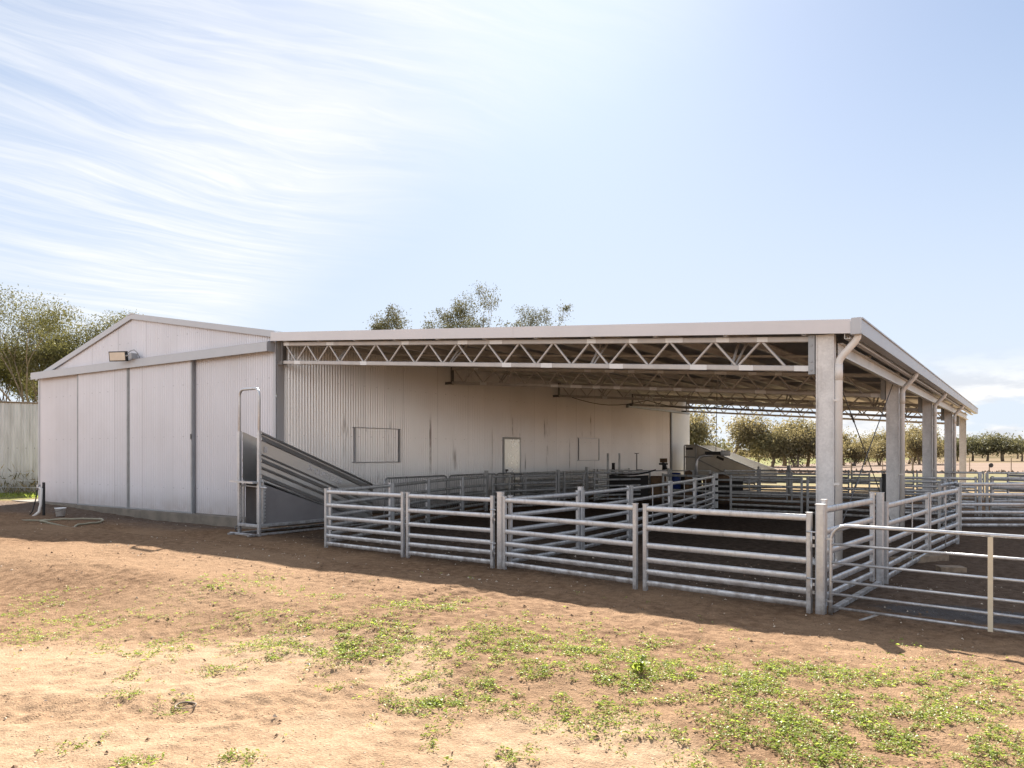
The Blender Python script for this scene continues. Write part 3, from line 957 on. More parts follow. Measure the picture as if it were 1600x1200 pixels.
# crossed tension rods between second and third columns on the outer line
for (a, c) in (((XC, TY[1] + 0.1, 3.1), (XC, TY[2] - 0.1, 0.15)), ((XC, TY[1] + 0.1, 0.15), (XC, TY[2] - 0.1, 3.1))):
    pass
for (a, c) in (((-2.46, 11.75, 0.15), (-2.46, TY[1] - 0.12, 3.15)), ((-2.52, 11.75, 3.15), (-2.52, TY[1] - 0.12, 0.15))):
    mb = MB(); mb.bar(a, c, 0.018, 0.018, prof='round', seg=6)
    t_ = (Vector(c) - Vector(a)).normalized(); mid_ = Vector(a).lerp(Vector(c), 0.3)
    mb.bar(mid_, mid_ + t_ * 0.25, 0.035, 0.035, prof='round', seg=6)
    lchild(mb, 'brace_rod', M['rod'])
# loose power cable looping under the third truss
mb = MB()
pts = []
for k in range(17):
    t = k / 16
    x = -14.0 + 6.0 * t
    pts.append((x, 24.05, lz(x) - 0.52 - 0.22 * abs(math.sin(2 * math.pi * t))))
mb.tube(pts, 0.012, 6)
lchild(mb, 'power_cable', M['black'])


# ------------------------------------------------------------------ sheep yard panels and posts
RZ6 = (0.07, 0.205, 0.345, 0.515, 0.725, 0.95)


def stile_mb(h, w, z0=0.0):
    mb_ = MB()
    mb_.bar((0, 0, z0), (0, 0, h), w, w)
    mb_.box((-w / 2 - 0.003, -w / 2 - 0.003, h), (w / 2 + 0.003, w / 2 + 0.003, h + 0.008))
    return mb_


def panel(p0, p1, label, group, name='sheep_hurdle', cat='panel', rails=RZ6, h=1.0, rw=0.03, rh=0.068, sw=0.052, stays=(), dz0=0.0,
          mat='galv', pins=0, ends=(1, 1), lift=0.0):
    p0, p1 = Vector(p0), Vector(p1)
    L = (p1 - p0).length
    a = math.atan2(p1.y - p0.y, p1.x - p0.x)
    t = thing(name, (p0.x, p0.y, dz0), a, label, cat, group)
    for z in rails:
        mb_ = MB(); mb_.bar((sw * 0.5, 0, z + lift), (L - sw * 0.5, 0, z + lift), rw, rh, prof='oval')
        mb_.build('rail', M[mat], t)
    for k, x in enumerate((sw / 2, L - sw / 2)):
        if ends[k]:
            stile_mb(h + lift, sw, lift - 0.02 if lift else -0.03).build('stile', M[mat], t, (x, 0, 0))
    for f in stays:
        mb_ = MB(); mb_.box((L * f - 0.02, -0.024, rails[0] + lift), (L * f + 0.02, -0.0165, rails[-1] + lift))
        mb_.build('stay', M[mat], t)
    if pins:
        for z in (0.25, 0.72):
            mb_ = MB()
            x = L + 0.008 if pins > 0 else -0.008
            mb_.tube([(x, -0.035, z - 0.10), (x, -0.035, z + 0.09)], 0.009, 6)
            mb_.tube([(x - 0.05, -0.035, z + 0.092), (x + 0.05, -0.035, z + 0.092)], 0.009, 6)
            mb_.box((x - 0.035, -0.03, z + 0.02), (x + 0.03, -0.018, z + 0.05))
            mb_.box((x - 0.035, -0.03, z - 0.06), (x + 0.03, -0.018, z - 0.03))
            mb_.build('gate_pin', M['galv'], t)
    return t


def post(p, h, w, label, group='square yard posts', mat='galv', rz=0.0):
    o_ = MB()
    o_.bar((0, 0, -0.1), (0, 0, h), w, w)
    o_.box((-w / 2 - 0.003, -w / 2 - 0.003, h), (w / 2 + 0.003, w / 2 + 0.003, h + 0.006))
    ob = o_.build('yard_post', M[mat], None, (p[0], p[1], 0))
    ob.rotation_euler.z = rz
    return tag(ob, label, 'post', group)


FG = 'galvanised panels along the front of the yards'
P0, P1, P2, P3, P4 = (-9.98, 8.78), (-8.02, 8.66), (-6.16, 8.60), (-3.87, 8.26), (-1.77, 7.99)


def along(a, c, d0, d1):
    a, c = Vector(a), Vector(c)
    u = (c - a).normalized()
    return tuple(a + u * d0), tuple(c - u * d1)


panel(*along(P0, P1, 0, 0.03), 'leftmost panel of the front fence, next to the loading ramp', FG)
panel(*along(P1, P2, 0.03, 0.12), 'second front fence panel from the loading ramp, hung as a gate', FG, 'yard_gate', 'gate', pins=1)
panel(*along(P2, P3, 0.05, 0.045), 'long front fence panel right of the divider, between post and gate', FG)
panel(*along(P3, P4, 0.045, 0.09), 'front gate of six rails pinned to the tall corner post beside the front column', FG, 'yard_gate', 'gate', pins=1)
post(P2, 1.06, 0.085, 'square post in the front fence where the long divider starts')
post(P4, 1.09, 0.092, 'tallest square post at the front corner below the first column')

BG = 'panels of the long divider through the yards'
B = [(-6.14, 8.72), (-6.08, 10.72), (-6.23, 12.85), (-6.52, 15.44), (-6.95, 17.98), (-7.5, 20.85)]
bl = ['front panel of the long divider, meeting the front fence', 'second panel of the long divider behind the front fence',
      'middle panel of the long divider with one thin stay', 'fourth panel of the long divider with one thin stay', 'rear panel of the long divider nearest the sheep handler']
for k in range(5):
    panel(*along(B[k], B[k + 1], 0.06, 0.06), bl[k], BG, stays=() if k < 2 else (0.5,), rw=0.03)
post(B[1], 1.06, 0.08, 'square post at the second joint of the long divider', rz=0.03)
for k in (2, 3, 4, 5):
    post(B[k], 1.0, 0.065, ['', '', 'post between second and third divider panels', 'post between third and fourth divider panels',
                            'post between fourth and rear divider panels', 'end post of the long divider near the handler'][k], rz=0.1)

CG = 'panels leading back from the loading ramp'
Cp = [(-10.1, 8.95), (-10.84, 11.3), (-11.7, 13.4), (-12.35, 15.5), (-12.65, 17.0)]
cl = ['panel running back from the left front corner past the ramp foot', 'second panel behind the ramp foot, in shade by the wall',
      'third panel in the shaded line behind the ramp', 'last short panel of the line behind the ramp, sunlit top rail']
for k in range(4):
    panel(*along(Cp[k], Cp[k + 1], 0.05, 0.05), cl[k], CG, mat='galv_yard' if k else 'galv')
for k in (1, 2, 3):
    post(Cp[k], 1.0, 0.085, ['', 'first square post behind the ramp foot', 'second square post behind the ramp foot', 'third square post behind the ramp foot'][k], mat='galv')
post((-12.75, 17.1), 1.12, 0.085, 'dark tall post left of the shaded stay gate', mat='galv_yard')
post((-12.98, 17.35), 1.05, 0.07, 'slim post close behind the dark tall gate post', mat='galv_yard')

DG = 'inner yard panels along the shed wall'
D = [(-12.70, 17.2), (-12.05, 19.85), (-12.35, 22.2), (-13.1, 25.6)]
dl = ['wide shaded gate with thin stays in front of the white door', 'panel right of the white door in the shaded race', 'panel below the small wall window in the shaded race']
for k in range(3):
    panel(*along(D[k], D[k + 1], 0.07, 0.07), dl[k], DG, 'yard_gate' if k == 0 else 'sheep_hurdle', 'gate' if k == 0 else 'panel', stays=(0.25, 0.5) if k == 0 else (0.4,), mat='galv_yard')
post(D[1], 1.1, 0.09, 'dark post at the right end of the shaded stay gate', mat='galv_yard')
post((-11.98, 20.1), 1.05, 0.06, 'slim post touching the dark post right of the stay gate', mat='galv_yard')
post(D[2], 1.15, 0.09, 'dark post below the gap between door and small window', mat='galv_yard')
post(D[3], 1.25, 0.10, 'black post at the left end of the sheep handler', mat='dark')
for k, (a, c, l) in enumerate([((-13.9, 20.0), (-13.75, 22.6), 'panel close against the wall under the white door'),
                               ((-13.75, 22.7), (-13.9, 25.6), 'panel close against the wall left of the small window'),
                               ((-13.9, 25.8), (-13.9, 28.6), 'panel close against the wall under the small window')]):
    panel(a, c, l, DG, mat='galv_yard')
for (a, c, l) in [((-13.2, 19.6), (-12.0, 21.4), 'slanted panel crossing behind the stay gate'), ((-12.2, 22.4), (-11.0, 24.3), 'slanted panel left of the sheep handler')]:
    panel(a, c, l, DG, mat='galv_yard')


def barred(p0, p1, label):          # race panel with close upright bars and looped top
    p0, p1 = Vector(p0), Vector(p1)
    L = (p1 - p0).length
    t = thing('barred_hurdle', (p0.x, p0.y, 0), math.atan2(p1.y - p0.y, p1.x - p0.x), label, 'panel', 'barred race panels')
    mb_ = MB()
    mb_.tube([(0, 0, 0), (0, 0, 0.9), (0.03, 0, 0.97), (0.1, 0, 1.0), (L - 0.1, 0, 1.0), (L - 0.03, 0, 0.97), (L, 0, 0.9), (L, 0, 0)], 0.022, 8)
    mb_.build('frame', M['galv_yard'], t)
    mb_ = MB()
    k = 0.09
    while k < L - 0.05:
        mb_.tube([(k, 0, 0.08), (k, 0, 0.98)], 0.008, 5); k += 0.09
    mb_.build('bars', M['galv_yard'], t)
    for z in (0.1, 0.5):
        mb_ = MB(); mb_.bar((0.02, 0, z), (L - 0.02, 0, z), 0.03, 0.04, prof='oval'); mb_.build('rail', M['galv_yard'], t)


barred((-13.0, 13.3), (-13.2, 15.9), 'barred panel of the race against the wall, just behind the ramp')
barred((-13.2, 16.0), (-13.35, 18.4), 'barred panel of the race against the wall, farther from the ramp')
barred((-13.4, 18.5), (-13.5, 19.6), 'short barred race panel left of the white door')

EG = 'cross panels behind the front columns'
E_ = [(-7.35, 20.75), (-6.95, 20.6), (-4.98, 20.45), (-4.88, 20.44), (-3.05, 20.1), (-1.75, 20.0)]
panel(E_[1], E_[2], 'cross panel left of the first column, in shade', EG, mat='galv_yard')
panel(E_[3], E_[4], 'cross panel between the first and second columns, in shade', EG, mat='galv_yard')
post((-2.98, 20.0), 1.12, 0.10, 'black post left of the second column', mat='dark')
panel((-2.85, 20.05), (-1.75, 20.0), 'short cross panel between the second and third columns', EG)
post((-1.72, 19.95), 1.02, 0.08, 'dark post where the right hand yards begin', mat='galv_yard')
panel((-1.62, 19.9), (-1.25, 17.7), 'swung gate leaning from the dark post behind the long side panel', EG, 'yard_gate', 'gate', mat='galv_yard')

FGp = 'rear yard panels against the sunlit paddock'
xf_ = [(-9.7, 28.0), (-8.85, 29.6), (-7.75, 29.75), (-5.6, 29.9), (-3.5, 30.1), (-1.4, 30.3), (0.8, 30.5), (3.0, 30.7)]
fl_ = ['rear yard panel at the foot of the far ramp', 'short rear yard panel between the far ramp end and the stout dark post', 'rear yard panel running from left of the first column to just past it', 'rear yard panel seen between first and second columns', 'rear yard panel seen behind the third, fourth and last columns', 'rear yard panel right of the last column']
for k in range(6):
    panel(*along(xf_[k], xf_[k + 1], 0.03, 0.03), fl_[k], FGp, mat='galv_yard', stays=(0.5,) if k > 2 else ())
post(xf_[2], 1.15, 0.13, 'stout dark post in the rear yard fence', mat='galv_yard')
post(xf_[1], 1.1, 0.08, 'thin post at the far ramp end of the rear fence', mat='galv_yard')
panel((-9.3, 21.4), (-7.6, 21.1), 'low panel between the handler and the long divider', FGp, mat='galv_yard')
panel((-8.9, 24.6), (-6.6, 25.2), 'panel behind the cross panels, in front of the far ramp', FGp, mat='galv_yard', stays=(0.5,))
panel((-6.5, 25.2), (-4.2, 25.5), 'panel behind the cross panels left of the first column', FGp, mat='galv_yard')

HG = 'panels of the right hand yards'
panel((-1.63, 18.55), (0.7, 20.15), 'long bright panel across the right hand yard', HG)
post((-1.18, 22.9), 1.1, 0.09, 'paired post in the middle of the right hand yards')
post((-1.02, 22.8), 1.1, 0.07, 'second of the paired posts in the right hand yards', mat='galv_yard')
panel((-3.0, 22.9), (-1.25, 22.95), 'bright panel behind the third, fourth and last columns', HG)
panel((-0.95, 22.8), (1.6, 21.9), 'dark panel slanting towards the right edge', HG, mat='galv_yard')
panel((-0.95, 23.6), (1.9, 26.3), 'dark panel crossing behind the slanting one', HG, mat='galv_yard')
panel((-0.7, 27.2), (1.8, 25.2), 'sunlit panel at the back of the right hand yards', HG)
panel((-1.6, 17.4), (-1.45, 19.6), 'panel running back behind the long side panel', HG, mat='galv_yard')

IG = 'panels along the right side of the first pen'
a, c = along((-1.77, 7.99), (-1.62, 10.0), 0.08, 0.0)
panel(a, c, 'gate running back from the tall corner post, hung above a sill', IG, 'yard_gate', 'gate', lift=0.08, h=1.05, rh=0.072)
post((-1.57, 10.2), 1.12, 0.085, 'tall square post behind the corner gate')
panel((-1.52, 10.28), (-1.36, 13.1), 'side panel behind the tall square post, resting on timber', IG, stays=(0.55,), rh=0.072)
panel((-1.35, 13.2), (-1.14, 15.6), 'rear side panel of the first pen, one thin stay', IG, stays=(0.5,), rh=0.072)
mb = MB(); mb.box((-0.03, 0.1, 0.0), (0.03, 2.15, 0.04))
o_ = mb.build('sill_bar', M['galv'], None, (-1.70, 8.0, 0.0)); o_.rotation_euler.z = -0.06
tag(o_, 'flat steel sill bar lying on the soil under the corner gate', 'sill bar')
mb = MB(); mb.box((-0.10, -0.55, -0.02), (0.10, 0.55, 0.09))
o_ = mb.build('timber_block', M['timber'], None, (-1.42, 12.6, 0.0)); o_.rotation_euler.z = -0.5
tag(o_, 'weathered timber block lying under the side panel', 'timber')
mb = MB(); mb.box((-0.16, -0.11, -0.02), (0.16, 0.11, 0.06))
o_ = mb.build('timber_block', M['timber'], None, (-0.95, 11.9, 0.0)); o_.rotation_euler.z = 0.4
tag(o_, 'short dark timber offcut on the soil right of the side panel', 'timber')

# round-cornered paddock gate in the right foreground
ga, gb = Vector((-1.68, 8.0)), Vector((1.9, 7.45))
gL = (gb - ga).length
gate = thing('tube_gate', (ga.x, ga.y, 0), math.atan2(gb.y - ga.y, gb.x - ga.x), 'round cornered galvanised tube gate with a cream stay in the right foreground', 'gate')
mb = MB()
rc = 0.16


def arc(cx, cz, a0, a1, n=6):
    return [(cx + rc * math.cos(a0 + (a1 - a0) * k / n), 0, cz + rc * math.sin(a0 + (a1 - a0) * k / n)) for k in range(n + 1)]


mb.tube([(0, 0, -0.005), (0, 0, 0.3)] + arc(rc, 0.89 - rc, math.pi, math.pi / 2) + arc(gL - rc, 0.89 - rc, math.pi / 2, 0) + [(gL, 0, 0.0)], 0.0185, 10)
mb.build('frame', M['galv'], gate)
for z in (0.07, 0.205, 0.335, 0.515, 0.70):
    mb = MB(); mb.tube([(0.0, 0, z), (gL, 0, z)], 0.0135, 8); mb.build('rail', M['galv'], gate)
for f in (0.38, 0.75):
    mb = MB(); mb.box((gL * f - 0.02, -0.024, 0.05), (gL * f + 0.02, -0.019, 0.875)); mb.build('stay', M['cream'], gate)
mb = MB()
for z in (0.12, 0.74):
    mb.box((-0.085, -0.02, z), (0.02, 0.01, z + 0.018)); mb.tube([(-0.05, -0.03, z - 0.12), (-0.05, -0.03, z + 0.06)], 0.009, 6)
mb.build('hinge', M['galv'], gate)
mb = MB(); mb.bar((0.28, -0.02, -0.02), (0.45, 0.05, 0.06), 0.05, 0.012); mb.build('drop_plate', M['galv'], gate)

# ------------------------------------------------------------------ front loading ramp
ramp = thing('loading_ramp', (-12.67, 9.22, 0), 0, 'galvanised sheep loading ramp with tall hoop at its loading end, by the shed corner', 'ramp')
RW, RL = 0.31, 3.05


def rtop(y): return 2.06 - 0.372 * y
def rbot(y): return 1.10 - 0.345 * y


def strip(mb_, x, y0, y1, o0, o1, out_, th=0.004, ref=rtop):
    """sloping strip on the side sheet between offsets o0..o1 under the top edge"""
    s_ = 1 if out_ > 0 else -1
    mb_.prism([(x, y0, ref(y0) - o0), (x, y1, ref(y1) - o0), (x, y1, ref(y1) - o1), (x, y0, ref(y0) - o1)], (s_ * th, 0, 0))


for s_ in (1, -1):
    mb = MB()
    x = s_ * (RW - 0.02)
    mb.prism([(x, 0.06, rtop(0.06)), (x, RL, rtop(RL)), (x, RL, max(0.05, rbot(RL))), (x, 0.06, rbot(0.06))], (-s_ * 0.003, 0, 0))
    # folded ribs: sloped lip on top, square return below
    for o0, o1, th in ((0.0, 0.04, 0.03), (0.075, 0.165, 0.03), (0.43, 0.46, 0.014), (0.52, 0.585, 0.026), (0.68, 0.72, 0.018), (0.83, 0.90, 0.03)):
        ye = RL
        while rtop(ye) - o1 < 0.12: ye -= 0.05
        xo = x + s_ * th
        a = [(x, 0.06, rtop(0.06) - o0), (xo, 0.06, rtop(0.06) - o1), (x, 0.06, rtop(0.06) - o1 - 0.02)]
        c = [(px_, ye, pz_ - 0.06 * 0 + (rtop(ye) - rtop(0.06))) for px_, _, pz_ in a]
        mb.add(a + c, [(0, 3, 4, 1), (1, 4, 5, 2), (0, 1, 2), (3, 5, 4)] if s_ > 0 else [(1, 4, 3, 0), (2, 5, 4, 1), (2, 1, 0), (4, 5, 3)])
    sp = mb.build('side_panel', M['ramp_sheet'], ramp)
    if s_ == 1:
        fc = bpy.data.curves.new('lettering', 'FONT')
        fc.body = 'QUESTZER'; fc.size = 0.155; fc.extrude = 0.006; fc.space_character = 1.12
        fc.materials.append(M['fascia'])
        ft = bpy.data.objects.new('lettering', fc); COL.objects.link(ft)
        bpy.context.view_layer.update()
        tm_ = bpy.data.meshes.new_from_object(ft.evaluated_get(bpy.context.evaluated_depsgraph_get()))
        bpy.data.objects.remove(ft)
        ft = bpy.data.objects.new('lettering', tm_); COL.objects.link(ft); ft.parent = sp
        sl = math.atan(0.372)
        e1 = Vector((0, math.cos(sl), -math.sin(sl))); e2 = Vector((0, math.sin(sl), math.cos(sl))); e3 = e1.cross(e2)
        ft.matrix_local = Matrix(((e1.x, e2.x, e3.x, x + 0.004), (e1.y, e2.y, e3.y, 1.36), (e1.z, e2.z, e3.z, rtop(1.36) - 0.345), (0, 0, 0, 1)))
        mb = MB()
        for (u0, v0, u1, v1) in ((-0.17, 0.0, -0.10, 0.10), (-0.15, 0.10, -0.06, 0.02), (-0.12, 0.03, -0.05, 0.06)):
            a = Vector((x + 0.006, 1.36, rtop(1.36) - 0.345)) + e1 * u0 + e2 * v0
            c = Vector((x + 0.006, 1.36, rtop(1.36) - 0.345)) + e1 * u1 + e2 * v1
            mb.bar(a, c, 0.014, 0.014)
        mb.build('emblem', M['fascia'], sp)
        mb = MB(); mb.box((x + 0.002, 0.12, 1.62), (x + 0.03, 0.19, 1.74)); mb.box((x + 0.03, 0.14, 1.65), (x + 0.045, 0.17, 1.70)); mb.build('latch', M['galv'], sp)
    mb = MB()
    xk = s_ * (RW - 0.03)
    mb.prism([(xk, 0.12, rbot(0.12) - 0.02), (xk, 2.55, rbot(2.55) - 0.02), (xk, 2.55, 0.19), (xk, 0.12, 0.19)], (-s_ * 0.003, 0, 0))
    mb.build('skirt', M['skirt'], ramp)
mb = MB()
mb.prism([(-RW + 0.03, 0.05, 1.06), (-RW + 0.03, RL, 0.06), (-RW + 0.03, RL, 0.03), (-RW + 0.03, 0.05, 1.03)], (2 * RW - 0.06, 0, 0))
mb.build('ramp_floor', M['ramp_sheet'], ramp)
mb = MB()
hp = [(-RW, 0, -0.02), (-RW, 0, 2.72)]
for k in range(7):
    t = math.pi - math.pi / 2 * k / 6
    hp.append((-RW + 0.13 + 0.13 * math.cos(t), 0, 2.74 + 0.13 * math.sin(t)))
for k in range(7):
    t = math.pi / 2 - math.pi / 2 * k / 6
    hp.append((RW - 0.13 + 0.13 * math.cos(t), 0, 2.74 + 0.13 * math.sin(t)))
hp += [(RW, 0, 2.72), (RW, 0, -0.02)]
mb.tube(hp, 0.027, 10)
mb.build('hoop', M['galv'], ramp)
mb = MB()
for s_ in (-1, 1):
    mb.bar((s_ * RW, 0, 0), (s_ * RW, 0, 2.05), 0.066, 0.066)
    mb.bar((s_ * RW, -0.02, 0.20), (s_ * RW, 2.6, 0.20), 0.05, 0.06)
    mb.bar((s_ * RW, -0.25, 0.03), (s_ * RW, 3.0, 0.03), 0.06, 0.04)
    mb.bar((s_ * (RW - 0.01), 0.09, 0.20), (s_ * (RW - 0.01), 0.09, 1.08), 0.045, 0.03)
mb.bar((-RW, -0.01, 0.20), (RW, -0.01, 0.20), 0.05, 0.06)
mb.bar((-RW - 0.1, -0.12, 0.03), (RW, -0.12, 0.03), 0.06, 0.05)
mb.build('base_frame', M['galv'], ramp)
for s_ in (-1, 1):
    mb = MB()
    xa = s_ * (RW - 0.055)
    mb.box((xa - 0.004, 0.002, 0.26), (xa + 0.004, 0.012, 1.0))
    for k in range(11):
        mb.box((xa - 0.014, -0.012, 0.28 + k * 0.066), (xa + 0.014, 0.016, 0.315 + k * 0.066))
    mb.build('toothed_strip', M['galv'], ramp)
mb = MB()
mb.box((RW - 0.004, 0.118, 0.26), (RW + 0.004, 0.125, 1.0))
for k in range(11):
    mb.box((RW - 0.005, 0.105, 0.28 + k * 0.066), (RW + 0.012, 0.14, 0.315 + k * 0.066))
mb.build('toothed_strip', M['galv'], ramp)
mb = MB()
mb.prism([(-RW - 0.04, -0.20, 1.08), (RW + 0.02, -0.17, 1.06), (RW - 0.02, 0.06, 1.06), (-RW + 0.02, 0.06, 1.06)], (0, 0, -0.035))
mb.build('loading_flap', M['galv'], ramp)
mb = MB(); mb.tube([(-RW + 0.02, 0.02, 0.98), (RW + 0.20, 0.02, 0.94)], 0.018, 8); mb.build('lift_bar', M['galv'], ramp)
mb = MB(); mb.box((-RW + 0.035, 0.35, 0.2), (RW - 0.035, 0.354, 0.92)); mb.build('end_plate', M['ramp_sheet'], ramp)
mb = MB()
wheel = [(-RW - 0.03, -0.02 + 0.055 * math.cos(2 * math.pi * k / 14), 0.12 + 0.055 * math.sin(2 * math.pi * k / 14)) for k in range(15)]
mb.tube(wheel, 0.012, 6); mb.build('chain_loop', M['rod'], ramp)

# far loading ramp, lowered towards the rear yards
fr = thing('loading_ramp', (-14.55, 36.0, 0), 0, 'pale sheet sided loading ramp at the far end of the shed wall', 'ramp')
mb = MB()
for y in (0.0, 1.15):
    ext = 0.35 if y else 0.0
    mb.prism([(0.15 + ext * 0.3, y, 2.02), (0.75 + ext, y, 2.02), (3.6 + ext * 2, y, 0.85), (3.6 + ext * 2, y, 0.15), (2.2, y, 0.15), (0.15, y, 0.55)], (0, 0.03, 0))
sidep = mb.build('side_panel', M['skirt_pale'], fr)
mb = MB()
for y in (-0.03,):
    mb.bar((0.1, y, 2.03), (0.75, y, 2.03), 0.05, 0.05); mb.bar((0.75, y, 2.03), (3.65, y, 0.84), 0.05, 0.06)
    mb.bar((0.1, y, 0.4), (0.1, y, 2.0), 0.06, 0.06); mb.bar((0.72, y - 0.005, 0.4), (0.72, y - 0.005, 2.0), 0.10, 0.07); mb.bar((0.1, y, 0.5), (0.7, y, 0.5), 0.05, 0.06)
    mb.bar((0.75, y, 1.35), (3.3, y, 0.15), 0.05, 0.06); mb.bar((3.6, y, 0.0), (3.6, y, 0.85), 0.06, 0.06)
    mb.bar((0.1, y, 1.45), (0.7, y, 1.42), 0.05, 0.06)
mb.build('frame', M['door_frame'], fr)
mb = MB(); mb.box((0.2, -0.045, 1.80), (0.55, -0.035, 1.90))
sl = math.atan(1.19 / 2.9)
mb.bar((1.75, -0.008, 1.45), (2.1, -0.008, 1.45 - 0.35 * math.tan(sl)), 0.016, 0.12)
mb.build('sign_plate', M['black'], fr)

# ------------------------------------------------------------------ sheep handler in the shaded corner
sh = thing('sheep_handler', (-10.6, 24.6, 0), 0.42, 'dark sheep handling machine with curved pipe and blue drum under the roof', 'handler')
mb = MB(); mb.prism([(-1.9, -0.35, 0.12), (-0.55, -0.35, 0.12), (-0.55, -0.35, 0.86), (-1.2, -0.35, 0.82), (-1.9, -0.35, 0.88)], (0, 0.05, 0)); mb.build('side_panel', M['dark'], sh)
mb = MB(); mb.box((-0.48, -0.38, 0.1), (0.05, -0.33, 0.84)); mb.build('side_panel', M['rust'], sh)
mb = MB()
pts = [(-1.9, -0.35, 0.95)] + [(-1.9 + 1.6 * k / 8, -0.35, 0.93 - 0.07 * math.sin(math.pi * k / 8) + 0.12 * (k / 8) ** 3) for k in range(9)]
mb.tube(pts, 0.025, 8); mb.build('top_tube', M['dark'], sh)
mb = MB()
for x, h in ((-1.95, 1.62), (-1.55, 1.62), (0.12, 1.1), (0.2, 1.05), (0.95, 1.0), (1.5, 1.0)):
    mb.bar((x, -0.3, 0), (x, -0.3, h), 0.07, 0.07)
mb.bar((-1.95, -0.3, 1.02), (0.1, -0.3, 1.02), 0.03, 0.03); mb.bar((-1.95, 0.5, 1.0), (1.6, 0.5, 1.0), 0.04, 0.04)
for k in range(3):
    mb.box((-1.85 + k * 0.3, -0.12, 0.86), (-1.72 + k * 0.3, 0.0, 1.0))
mb.build('frame', M['galv_yard'], sh)
mb = MB(); mb.tube([(0.38, -0.3, 0.35), (0.38, -0.3, 0.95)], 0.15, 12); mb.build('drum', M['blue'], sh); mb = MB(); mb.tube([(1.0, -0.35, 0.2), (1.0, -0.35, 0.62)], 0.09, 12); mb.build('drum', M['blue'], sh)
mb = MB(); mb.tube([(0.0, -0.3, 1.05), (-0.02, -0.3, 1.2), (-0.08, -0.3, 1.3)], [0.10, 0.07, 0.05], 8); mb.box((-0.2, -0.42, 1.22), (0.1, -0.2, 1.28)); mb.build('control_head', M['black'], sh)
mb = MB(); mb.box((-0.17, -0.4, 1.30), (0.08, -0.22, 1.44)); mb.build('control_cap', M['rust'], sh)
mb = MB()
mb.tube([(1.05, -0.4, 0.5), (1.05, -0.4, 1.25), (1.08, -0.4, 1.4), (1.17, -0.4, 1.5), (1.3, -0.4, 1.54), (1.6, -0.4, 1.55)], 0.055, 10)
mb.build('air_pipe', M['galv'], sh)
mb = MB(); mb.box((1.35, -0.5, 1.56), (1.9, -0.15, 1.68)); mb.tube([(1.7, -0.3, 1.64), (1.75, 0.1, 2.6), (1.78, 0.2, 4.0)], 0.012, 6); mb.build('valve_block', M['dark'], sh)
mb = MB(); mb.tube([(1.85, -0.45, 1.62), (2.15, -0.5, 1.62)], 0.09, 12); mb.build('motor', M['white'], sh)
mb = MB(); mb.prism([(0.62, -0.42, 0.1), (0.92, -0.42, 0.1), (0.92, -0.42, 0.98), (0.82, -0.42, 1.04), (0.68, -0.42, 1.0)], (0, 0.1, 0)); mb.build('lead_panel', M['rust'], sh)
mb = MB()
dome = [(1.25 + 0.95 * k / 6, -0.3, 0.62 + 0.16 * math.sin(math.pi * (0.15 + 0.7 * k / 6))) for k in range(7)]
mb.tube(dome, [0.10, 0.13, 0.15, 0.16, 0.15, 0.13, 0.09], 10); mb.build('squeeze_pad', M['rust'], sh)
mb = MB(); mb.box((1.3, -0.2, 0.15), (2.6, 0.2, 0.7)); mb.box((0.1, -0.1, 0.1), (1.25, 0.35, 0.8)); mb.build('body', M['dark'], sh)
wp = thing('white_post', (-7.75, 21.75, 0), 0.2, 'white post with dark straps beside the end of the long divider', 'post')
mb = MB(); mb.bar((0, 0, 0), (0, 0, 1.02), 0.10, 0.10); mb.build('post_body', M['white'], wp)
mb = MB()
for z in (0.2, 0.42, 0.62, 0.82):
    mb.box((-0.056, -0.056, z), (0.056, 0.056, z + 0.06))
mb.build('strap', M['black'], wp)

# ------------------------------------------------------------------ tank, tap, bucket, hose at the left
tank = thing('water_tank', (-37.6, 15.0, 0), 0, 'tall pale corrugated tank wall left of the shed with weeds at its foot', 'tank')
mb = MB()
n = 2400; rt = 5.0
vs, fs = [], []
for i in range(n):
    a = 2 * math.pi * i / n
    r_ = rt + 0.012 * math.cos(i * math.pi / 4)
    vs += [(r_ * math.cos(a), r_ * math.sin(a), -0.1), (r_ * math.cos(a), r_ * math.sin(a), 3.62)]
for i in range(n):
    j = (i + 1) % n
    fs.append((2 * i, 2 * j, 2 * j + 1, 2 * i + 1))
mb.add(vs, fs, 0, True)
tm, q, out = material('old_tank_sheet')
o = q.n('ShaderNodeTexCoord').outputs['Object']
X, Y, Z = q.sep(o)[:3]
ang = q.m('ARCTAN2', Y, X)
stn = q.noise(q.comb(q.m('MULTIPLY', ang, 26.0), q.m('MULTIPLY', Z, 0.5), 0), 1.0, 5, 0.65)
base = q.mix(q.ss(stn, 0.35, 0.68), (0.70, 0.69, 0.665), (0.52, 0.51, 0.48))
dot = q.m('MULTIPLY', q.m('LESS_THAN', q.m('ABSOLUTE', q.m('SUBTRACT', Z, 1.82)), 0.022), q.m('LESS_THAN', q.m('FRACT', q.m('MULTIPLY', ang, 17.0)), 0.09))
base = q.mix(q.m('MULTIPLY', dot, 0.7), base, (0.15, 0.14, 0.13))
low = q.m('MULTIPLY', q.ss(Z, 0.0, 1.1, 1.0, 0.0), q.ss(q.noise(o, 1.6, 4), 0.3, 0.6))
base = q.mix(q.m('MULTIPLY', low, 0.5), base, (0.17, 0.14, 0.08))
principled(q, out, Base_Color=base, Metallic=0.2, Roughness=0.55)
mb.build('tank_wall', tm, tank)
mb = MB()
mb.tube([(5.02 * math.cos(2 * math.pi * i / 96), 5.02 * math.sin(2 * math.pi * i / 96), 3.62) for i in range(97)], 0.035, 6)
mb.build('rim', M['timber'], tank)
mb = MB()
vs = [(0, 0, 3.95)] + [(4.98 * math.cos(2 * math.pi * i / 64), 4.98 * math.sin(2 * math.pi * i / 64), 3.6) for i in range(64)]
